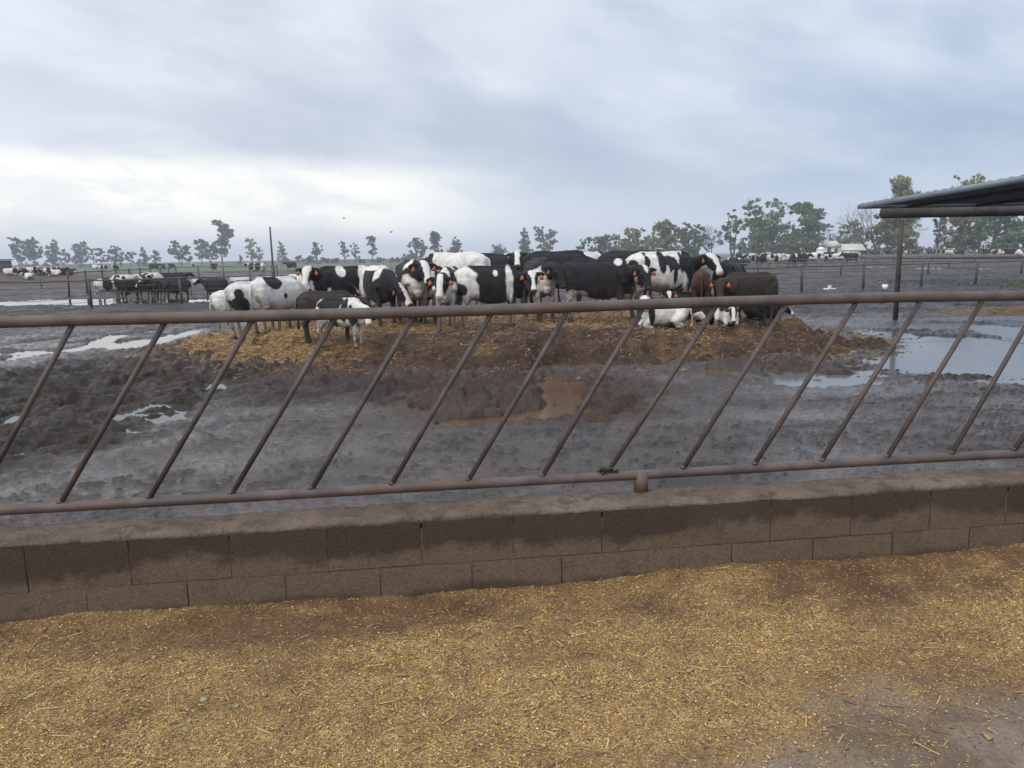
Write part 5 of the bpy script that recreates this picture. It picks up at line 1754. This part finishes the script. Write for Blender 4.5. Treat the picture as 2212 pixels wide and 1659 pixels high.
    for s in (-1, 1):
        e0 = poll + (h * .015 + l * s * .07 - nr * .02) * hs
        ed = l * s * .93 + np.array([0, 0, spec.get('ear', -.22)]) - h * .10
        ed /= np.linalg.norm(ed)
        tags.append(e0 + ed * .115 + np.array([0, 0, -.036]) + h * .038 + nr * .016)
    info['tags'] = tags
    return me, info


_tag_mesh = None


def tag_mesh():
    global _tag_mesh
    if _tag_mesh is None:
        v = []
        out = [(-.012, .045), (.012, .045), (.018, .020), (.036, .008), (.036, -.042), (-.036, -.042), (-.036, .008), (-.018, .020)]
        for y in (-.004, .004):
            v += [(x, y, z) for x, z in out]
        n = 8
        q = [(k, (k + 1) % n, n + (k + 1) % n, n + k) for k in range(n)]
        q += [(0, 7, 2, 1), (8, 9, 10, 15), (7, 6, 3, 2), (15, 10, 11, 14), (6, 5, 4, 3), (14, 11, 12, 13)]
        _tag_mesh = mesh_np('ear_tag', v, [np.array(q)])
    return _tag_mesh


def sphere_mesh(r=1.0, nu=10, nv=7):
    th = np.linspace(0, 2 * math.pi, nu + 1)[:-1]
    v = [(0, 0, 1), (0, 0, -1)]
    for p in np.linspace(0, math.pi, nv)[1:-1]:
        v += [(math.sin(p) * math.cos(t), math.sin(p) * math.sin(t), math.cos(p)) for t in th]
    q, t_ = [], []
    for i in range(nv - 3):
        for k in range(nu):
            q.append((2 + i * nu + k, 2 + (i + 1) * nu + k, 2 + (i + 1) * nu + (k + 1) % nu, 2 + i * nu + (k + 1) % nu))
    for k in range(nu):
        t_.append((0, 2 + k, 2 + (k + 1) % nu))
        b = 2 + (nv - 3) * nu
        t_.append((1, b + (k + 1) % nu, b + k))
    return mesh_np('eye', np.array(v) * r, [np.array(q), np.array(t_)], True)


EYE = None
COW_N = 0


def ang(d):
    return (d + 180) % 360 - 180


def cow(label, x, yf, yt, yaw, look=None, base='w', patches=(), head=None, tags='o', calf=False, lying=False, neck=20, hp=48, H=None, voxel=.020, neck_yaw=None, group='cattle on the straw mound', seed=None, level=None, category='cow', **kw):
    """x, yf: picture spot of the ground under the trunk; yt: picture height of the back; yaw: 0 right, 90 away, 180 left, 270 to the viewer"""
    global EYE, COW_N
    COW_N += 1
    p = G(x, yf, 0.0)
    if level is None:
        dd = np.arange(8.0, 24.0, .015)
        q = np.array([at_dist(x, yf, k) for k in dd])
        gz = np.maximum(mound_height(q[:, 0], q[:, 1]), 0)
        # a trampled, evened-out surface carries the hooves
        gz = np.convolve(np.pad(gz, 16, 'edge'), np.ones(33) / 33, 'valid')
        hit = np.where(q[:, 2] <= gz)[0]
        p = q[hit[0]]
        z = float(gz[hit[0]])
    else:
        z = level
        p = G(x, yf, z)
    if H is None:
        H = at_dist(x, yt, p[1])[2] - z
    nominal = .78 if lying else 1.19
    sc = H / nominal
    if look is None:
        look = yaw
    dl = ang(look - yaw)
    dl = max(-118, min(118, dl))
    spec = dict(base=base, patches=patches, head=head or {'base': 'k', 'ears': 'k'}, calf=calf, lying=lying, neck_yaw=(max(-62, min(62, dl * .6)) if neck_yaw is None else neck_yaw), neck_pitch=neck, head_yaw=dl, head_pitch=hp, seed=COW_N if seed is None else seed, **kw)
    me, info = cow_body_mesh(spec, voxel)
    t = thing('cow' if not calf else 'calf', label, 'cow' if not calf else 'calf', (p[0], p[1], z - .015 * sc), math.radians(yaw), group)
    t.scale = (sc, sc, sc)
    link('body', me, None, t)
    if EYE is None:
        EYE = sphere_mesh()
    for e in info['eyes']:
        o = link('eye', EYE, M['eye'], t, tuple(e))
        o.scale = (info['eye_r'],) * 3
    if tags:
        mt = {'o': M['orange_tag'], 'y': M['yellow_tag']}[tags]
        tm = tag_mesh()
        if mt is M['yellow_tag']:
            tm = tm.copy()
        for q in info['tags']:
            o = bpy.data.objects.new('ear_tag', tm)
            col.objects.link(o)
            if not tm.materials:
                tm.materials.append(mt)
            o.parent = t
            o.location = tuple(q)
            o.rotation_euler = (RNG.uniform(-.15, .15), RNG.uniform(-.2, .2), math.radians(spec['head_yaw'] + 90))
            o.scale = (.9 / sc,) * 3
    return t


FACE_W = {'base': 'k', 'ears': 'k', 'blaze': (.085, .060, .052, .075), 'pink': True}


def build_herd():
    # left part of the group
    cow('dirty white young heifer at the left end, seen from behind on the mud', 517, 717, 626, 22, 22, 'w', (), {'base': 'w', 'ears': 'w'}, None, neck=-15, hp=70, dirt=.45)
    cow('white heifer with a black thigh and a black hip spot at the straw edge', 560, 728, 607, 48, 50, 'w', (('k', -.50, .66, .20, .24, -1), ('k', -.50, .95, .09, .10, -1)), {'base': 'w', 'ears': 'k'}, None, neck=-20, hp=60, dirt=.5)
    cow('white heifer with a black loin patch, right of the one with the black thigh', 604, 716, 597, 58, 60, 'w', (('k', -.22, 1.12, .20, .18, 0), ('k', .02, .80, .05, .06, -1)), {'base': 'k', 'ears': 'k'}, None, neck=-15, hp=60, dirt=.5)
    cow('white heifer with black shoulder blotches standing behind the white one at the left', 668, 700, 592, 12, 10, 'w', (('k', -.42, 1.08, .20, .13, 0), ('k', -.1, .80, .15, .17, -1), ('k', .35, 1.0, .22, .25, 0), ('k', -.52, .62, .08, .14, -1)), {'base': 'k', 'ears': 'k', 'blaze': (.05, .04, .03, .05)}, None, neck=5, hp=50, dirt=.5)
    cow('black heifer with white rump and broad white face looking at the camera, left part', 750, 699, 574, 208, 268, 'k', (('w', -.50, 1.0, .26, .45, 0), ('w', .12, 1.10, .10, .12, 1), ('w', -.4, .55, .25, .3, 0), ('k', -.44, 1.0, .06, .10, 1)), FACE_W, 'o', neck=28, hp=55, dirt=.4)
    cow('dark brown calf half hidden behind the small piebald calf', 712, 738, 628, 5, 5, 'd', (), {'base': 'd', 'ears': 'd'}, None, True, neck=-5, hp=60, dirt=.15)
    cow('small white calf with black saddle and striped shoulder, nearest to the fence', 742, 750, 643, -22, -72, 'w', (('k', -.22, 1.06, .36, .19, 0), ('k', .20, .92, .10, .28, -1), ('k', .40, .80, .11, .25, -1), ('k', -.12, .60, .12, .16, -1)), {'base': 'w', 'ears': 'k', 'blaze': (.1, .1, .08, .09), 'pink': True}, None, True, neck=0, hp=52, dirt=.35)
    cow('black and white heifer lowering its head to the right in the left part', 822, 706, 573, 297, 325, 'k', (('w', .40, 1.05, .12, .13, -1), ('w', -.05, 1.16, .6, .06, 0), ('w', -.5, .8, .2, .4, 0)), {'base': 'k', 'ears': 'k', 'blaze': (.045, .05, .05, .08)}, 'o', neck=-22, hp=52, dirt=.4)
    cow('heifer with white legs and slanting white blaze looking at the camera', 893, 704, 560, 288, 296, 'k', (('w', .48, .62, .30, .30, 0), ('w', .30, 1.12, .16, .10, 0), ('w', -.4, .6, .3, .3, 0)), {'base': 'k', 'ears': 'k', 'blaze': (.07, .062, .05, .07)}, 'o', neck=22, hp=50, dirt=.45)
    cow('black heifer with white blaze and black forelegs between two white-legged ones', 925, 698, 566, 276, 290, 'k', (('w', .52, .55, .12, .35, 0), ('w', -.2, 1.1, .3, .2, 0)), {'base': 'k', 'ears': 'k', 'blaze': (.06, .05, .045, .07)}, 'o', neck=22, hp=52, dirt=.35)
    cow('big white cow standing crosswise behind, its back on the skyline', 985, 676, 545, 172, 172, 'w', (('k', .52, 1.05, .14, .25, 0),), {'base': 'k', 'ears': 'k', 'neck': 'k'}, None, neck=-5, hp=50, dirt=.45)
    cow('heifer with orange tags and long white face in front of the piebald cow', 976, 712, 576, 262, 268, 'w', (('k', .25, .98, .28, .30, 0), ('k', -.3, .9, .3, .4, 0)), {'base': 'k', 'ears': 'k', 'blaze': (.062, .05, .052, .078), 'pink': True, 'neck': 'k', 'neck_from': .12}, 'o', neck=8, hp=56, dirt=.75)
    cow('piebald cow with black barrel, white girth stripe and hooked white blaze', 1060, 708, 573, 12, 278, 'k', (('w', -.60, 1.02, .34, .22, 0), ('w', -.42, .72, .17, .35, -1), ('k', -.60, .74, .13, .13, -1), ('w', .34, .82, .075, .36, -1), ('w', .08, 1.06, .05, .06, -1), ('w', .40, .22, .3, .24, 0), ('w', -.5, .25, .3, .4, 0)), {'base': 'k', 'ears': 'k', 'blaze': (.075, .034, .030, .05)}, 'y', neck=12, hp=55, dirt=.5, blaze_off=.0)
    # back rows
    cow('black cow behind the piebald one, only its back showing left of the rearmost head', 1085, 672, 546, 4, 4, 'k', (('w', .2, 1.2, .2, .05, 0),), None, None, neck=-10, hp=45, dirt=.15, voxel=.028)
    cow('rearmost cow peeping over the black backs with a white forehead', 1120, 668, 552, 268, 270, 'k', (), {'base': 'k', 'ears': 'k', 'blaze': (.055, .05, .05, .06)}, 'o', neck=42, hp=42, dirt=.15, voxel=.028)
    cow('black cow with a long flat back behind the middle of the group', 1205, 674, 541, 3, 3, 'k', (), None, None, neck=-15, hp=50, dirt=.15, voxel=.028)
    cow('black cow with dirty white chest standing in the middle, facing out', 1166, 694, 556, 282, 300, 'k', (('w', .50, .62, .20, .40, 0),), {'base': 'k', 'ears': 'k'}, 'o', neck=10, hp=55, dirt=.8)
    cow('large all-black cow in the middle with a small white star on its forehead', 1290, 700, 559, -6, 285, 'k', (('w', .38, 1.15, .07, .06, 0), ('w', -.44, .42, .22, .26, 0), ('w', .42, .20, .2, .17, 0), ('g', -.30, .55, .16, .10, -1)), {'base': 'k', 'ears': 'k', 'blaze': (.040, .0, .0, .0)}, 'o', neck=8, hp=56, dirt=.55)
    cow('white rump of a cow showing behind the large black cow', 1282, 664, 543, 60, 60, 'w', (('k', .4, .9, .3, .5, 0),), None, None, neck=-10, hp=50, dirt=.4, voxel=.028)
    cow('black cow half hidden behind the speckled cow', 1358, 664, 541, 14, 10, 'k', (), None, None, neck=-5, hp=50, dirt=.15, voxel=.028)
    cow('white cow with black streaks and black neck turning its white face to the right', 1428, 688, 543, 14, -62, 'w', (('k', -.08, 1.02, .08, .20, -1), ('k', .16, .86, .05, .24, -1), ('k', -.36, 1.04, .05, .10, -1), ('k', -.60, .92, .08, .14, 0), ('k', .30, 1.0, .05, .2, -1), ('k', .55, .95, .24, .42, 0)), {'base': 'k', 'ears': 'k', 'blaze': (.10, .07, .045, .07), 'neck': 'k', 'pink': True}, 'o', neck=20, hp=48, dirt=.55, mottle=.20)
    # right part
    cow('white calf lying down with its face to the camera below the rail', 1436, 708, 645, 192, 266, 'w', (('k', .46, .82, .09, .24, 0), ('k', .30, 1.0, .05, .04, 1), ('k', -.18, 1.04, .04, .06, 1)), {'base': 'w', 'ears': 'k', 'blaze': (.1, .1, .09, .09), 'pink': True}, None, True, True, neck=58, hp=46, dirt=.5)
    cow('black calf with a white triangle on its forehead lying behind the white calf', 1490, 690, 628, 190, 268, 'k', (('w', .6, .7, .2, .2, 0),), {'base': 'k', 'ears': 'k', 'blaze': (.060, .03, .012, .03)}, 'o', True, True, neck=38, hp=50, dirt=.3)
    cow('black calf with white patches lying low between the white calf and the brown one', 1532, 700, 652, 10, 10, 'k', (('w', -.5, .7, .18, .2, 0), ('w', .5, .6, .15, .2, 0)), None, None, True, True, neck=5, hp=50, dirt=.4)
    cow('reddish brown cow seen from behind, left of the dark brown calf', 1512, 686, 579, 78, 80, 'b', (), {'base': 'b', 'ears': 'b'}, None, neck=0, hp=45, dirt=.2)
    cow('black cow with a rounded back behind the dark brown calf', 1574, 682, 561, 60, 60, 'k', (), None, None, neck=-10, hp=55, dirt=.25)
    cow('shaggy dark brown calf facing the camera at the right end of the group', 1614, 703, 588, 192, 258, 'd', (), {'base': 'd', 'ears': 'k'}, 'o', False, neck=10, hp=56, dirt=.3)
    cow('white-chested calf lying between the legs of the dark brown calf', 1572, 703, 652, 265, 262, 'w', (('k', .1, 1.1, .5, .2, 0),), {'base': 'k', 'ears': 'k', 'blaze': (.05, .05, .05, .07)}, None, True, True, neck=10, hp=60, dirt=.6)
    cow('black calf with white muzzle lying at the right end of the straw', 1642, 692, 646, 4, -20, 'k', (), {'base': 'k', 'ears': 'k', 'blaze': (.0, .03, .05, .08)}, None, True, True, neck=0, hp=45, dirt=.2)


FAR_SPECS = [
    ('black', dict(base='k', patches=(), head={'base': 'k', 'ears': 'k'})),
    ('dirty white', dict(base='w', patches=(('k', .55, .95, .2, .3, 0),), head={'base': 'w', 'ears': 'k'}, dirt=.7)),
    ('piebald', dict(base='w', patches=(('k', -.1, .95, .26, .34, 0), ('k', .45, .95, .25, .4, 0)), head={'base': 'k', 'ears': 'k', 'blaze': (.05, .05, .05, .06)})),
    ('white-faced', dict(base='k', patches=(('w', -.5, 1.0, .2, .3, 0),), head={'base': 'k', 'ears': 'k', 'blaze': (.09, .08, .08, .1)})),
    ('mottled', dict(base='g', patches=(('k', -.3, 1.0, .2, .2, 0), ('k', .1, .8, .18, .3, 0)), head={'base': 'w', 'ears': 'k'})),
]
FAR = {}


def far_mesh(kind, posture, voxel):
    key = (kind, posture, voxel)
    if key not in FAR:
        sp = dict(FAR_SPECS[kind][1])
        sp.update(dict(up=dict(neck_yaw=0, neck_pitch=25, head_yaw=0, head_pitch=40), down=dict(neck_yaw=0, neck_pitch=-40, head_yaw=0, head_pitch=65), side=dict(neck_yaw=-45, neck_pitch=20, head_yaw=-80, head_pitch=45), lie=dict(neck_yaw=20, neck_pitch=35, head_yaw=40, head_pitch=40, lying=True))[posture])
        sp['seed'] = kind * 5 + 2
        FAR[key] = cow_body_mesh(sp, voxel)[0]
    return FAR[key]


ORD = ['leftmost', 'second', 'third', 'fourth', 'fifth', 'sixth', 'seventh', 'eighth', 'ninth', 'tenth', 'eleventh', 'twelfth', 'thirteenth', 'fourteenth', 'fifteenth', 'sixteenth']


def far_group(where, row_word, group, rows, H=1.22, voxel=.05, level=0.0):
    """rows: (x, y of the feet, kind, posture, yaw)"""
    rows = sorted(rows)
    for i, (x, y, kind, posture, yaw) in enumerate(rows):
        nm = FAR_SPECS[kind][0]
        o_ = ORD[i] + ('' if i == 0 else ' from left')
        lab = f'{nm} cow, {o_} {row_word} {where}'.strip()
        if callable(level):
            dd = np.linspace(30, 110, 900)
            q = np.array([at_dist(x, y, k) for k in dd])
            gz = np.maximum(level(q[:, 0], q[:, 1]), 0)
            hit = np.where(q[:, 2] <= gz)[0]
            p = q[hit[0]] if len(hit) else G(x, y, 0)
            z = float(gz[hit[0]]) if len(hit) else 0.0
        else:
            z = level
            p = G(x, y, z)
        o = link('cow', far_mesh(kind, posture, voxel), None, None, (p[0], p[1], z - .02), label=lab, category='cow', group=group)
        s = H / 1.19 * RNG.uniform(.93, 1.06)
        o.scale = (s, s, s)
        o.rotation_euler = (0, 0, math.radians(yaw + RNG.uniform(-14, 14)))


def build_far_herds():
    far_group('behind the left fence', 'in the front row', 'small herd behind the left fence', [
        (238, 650, 2, 'down', 40), (262, 646, 4, 'up', 130), (288, 648, 0, 'up', 60), (314, 647, 0, 'down', 220), (338, 648, 3, 'side', 250), (360, 650, 0, 'up', 205), (384, 652, 0, 'side', 200), (468, 648, 0, 'up', 172)], .88, .03)
    far_group('behind the left fence', 'in the back row', 'small herd behind the left fence', [
        (268, 632, 4, 'up', 5), (296, 630, 2, 'up', 0), (330, 628, 4, 'down', 10), (358, 627, 3, 'up', 20), (382, 628, 0, 'up', 10)], .92, .03)
    far_group('at the left', 'on the manure heap', 'cattle on the left manure heap', [
        (22, 594, 1, 'lie', 20), (38, 592, 0, 'lie', 200), (52, 593, 3, 'lie', 250), (62, 604, 1, 'lie', 160), (66, 592, 1, 'lie', 10), (82, 594, 2, 'lie', 250), (92, 592, 0, 'lie', 170), (108, 592, 2, 'lie', 30), (118, 596, 1, 'lie', 200), (130, 593, 0, 'lie', 20), (145, 594, 3, 'lie', 0)], .85, .05, heap_height)
    far_group('on the left', 'along the green field', 'cattle at the edge of the green field', [
        (205, 588, 1, 'down', 170), (224, 589, 2, 'up', 10), (252, 588, 3, 'up', 260), (333, 588, 0, 'up', 20), (354, 588, 0, 'up', 90), (372, 585, 0, 'up', 250), (419, 583, 1, 'up', 270), (463, 589, 0, 'up', 100), (556, 597, 2, 'up', 180), (569, 597, 4, 'up', 280), (630, 586, 0, 'up', 170)], 1.25, .05)
    g = 'far herd in front of the farm building'
    far_group('before the right trees', 'in the front row', g, [
        (1588, 571, 3, 'lie', 200), (1606, 575, 0, 'lie', 170), (1630, 576, 2, 'up', 230), (1652, 577, 0, 'down', 200), (1672, 578, 4, 'up', 20), (1690, 577, 1, 'down', 190), (1712, 577, 3, 'up', 260), (1730, 577, 0, 'up', 10), (1754, 575, 1, 'up', 5), (1784, 574, 4, 'up', 185), (1812, 573, 1, 'up', 0), (1838, 573, 0, 'up', 180)], 1.25, .045)
    far_group('before the right trees', 'in the middle row', g, [
        (1600, 566, 0, 'up', 10), (1622, 567, 1, 'up', 180), (1645, 567, 2, 'up', 160), (1665, 567, 0, 'up', 200), (1684, 568, 3, 'up', 260), (1704, 568, 0, 'up', 0), (1722, 567, 0, 'up', 190), (1742, 567, 2, 'up', 250), (1764, 566, 1, 'up', 10), (1792, 566, 0, 'up', 180), (1822, 565, 4, 'up', 10)], 1.25, .05)
    far_group('before the right trees', 'in the back row', g, [
        (1658, 559, 1, 'up', 170), (1676, 559, 0, 'up', 20), (1700, 559, 2, 'up', 260), (1716, 559, 0, 'up', 200), (1736, 559, 2, 'up', 240), (1752, 558, 3, 'up', 250), (1776, 557, 1, 'up', 10), (1800, 557, 0, 'up', 170), (1826, 556, 2, 'up', 180)], 1.25, .05)
    far_group('under the right trees', 'in the long row', 'long far row of cattle on the right', [
        (1866, 555, 0, 'up', 170), (1884, 555, 0, 'up', 5), (1902, 555, 1, 'up', 190), (1920, 555, 0, 'up', 170), (1962, 556, 2, 'up', 10), (1978, 555, 0, 'up', 200), (1996, 555, 4, 'up', 250), (2012, 555, 0, 'up', 0), (2034, 556, 2, 'up', 170), (2052, 557, 1, 'up', 10), (2070, 556, 0, 'up', 180), (2096, 555, 1, 'up', 250), (2112, 555, 2, 'up', 10), (2130, 555, 0, 'up', 190), (2160, 557, 1, 'up', 175)], 1.3, .05)
    far_group('at the right edge', 'on the earth heap', 'cattle at the right edge', [
        (2186, 553, 0, 'lie', 160), (2206, 556, 2, 'lie', 20)], 1.3, .05, 0.55)


def build_birds():
    for i, (x, y, D, b, lab) in enumerate(((743, 472, 60, .5, 'small dark bird gliding above the left trees'), (845, 502, 55, -.4, 'small dark bird banking above the zigzag tree'))):
        p = at_dist(x, y, D)
        t = thing('bird', lab, 'bird', tuple(p), 0.6 * i, 'birds in the sky')
        t.scale = (.55, .55, .55)
        MB().tube([(-.16, 0, 0), (-.08, 0, .01), (.03, 0, .012), (.11, 0, .02), (.16, 0, .015)], [.012, .035, .045, .03, .008], 8).build('body', M['bird'], t, True)
        for s in (-1, 1):
            v = [(.06, s * .03, .02), (.07, s * .20, .02 + .10), (.01, s * .42, .02 + .16 + b * .08 * s), (-.05, s * .20, .02 + .09), (-.07, s * .03, .02)]
            v2 = v + [(a, bb, c - .012) for a, bb, c in v]
            f = [np.array([(0, 1, 2, 3, 4), (9, 8, 7, 6, 5)]), np.array([(k, k + 5, (k + 1) % 5 + 5, (k + 1) % 5) for k in range(5)])]
            link('wing', mesh_np('wing', v2, f), M['bird'], t)


def build_haze():
    mt = bpy.data.materials.new('haze')
    mt.use_nodes = True
    t = mt.node_tree
    t.nodes.clear()
    out = N(t, 'ShaderNodeOutputMaterial')
    pv = N(t, 'ShaderNodeVolumePrincipled')
    pv.inputs['Color'].default_value = (.88, .92, 1.0, 1)
    pv.inputs['Density'].default_value = HAZE
    pv.inputs['Anisotropy'].default_value = 0.2
    L(t, pv.outputs[0], out.inputs['Volume'])
    MB().box((0, 1170, 14.5), (4900, 2500, 31.6)).build('haze', mt, kind='stuff', label='thin pale haze in the damp air over the yards', category='haze')


HAZE = 0.0009

build_ground()
build_mound()
build_feed()
build_wall()
build_feed_fence()
build_yard()
build_shed()
build_barn()
build_trees()
build_herd()
build_far_herds()
build_birds()
build_haze()
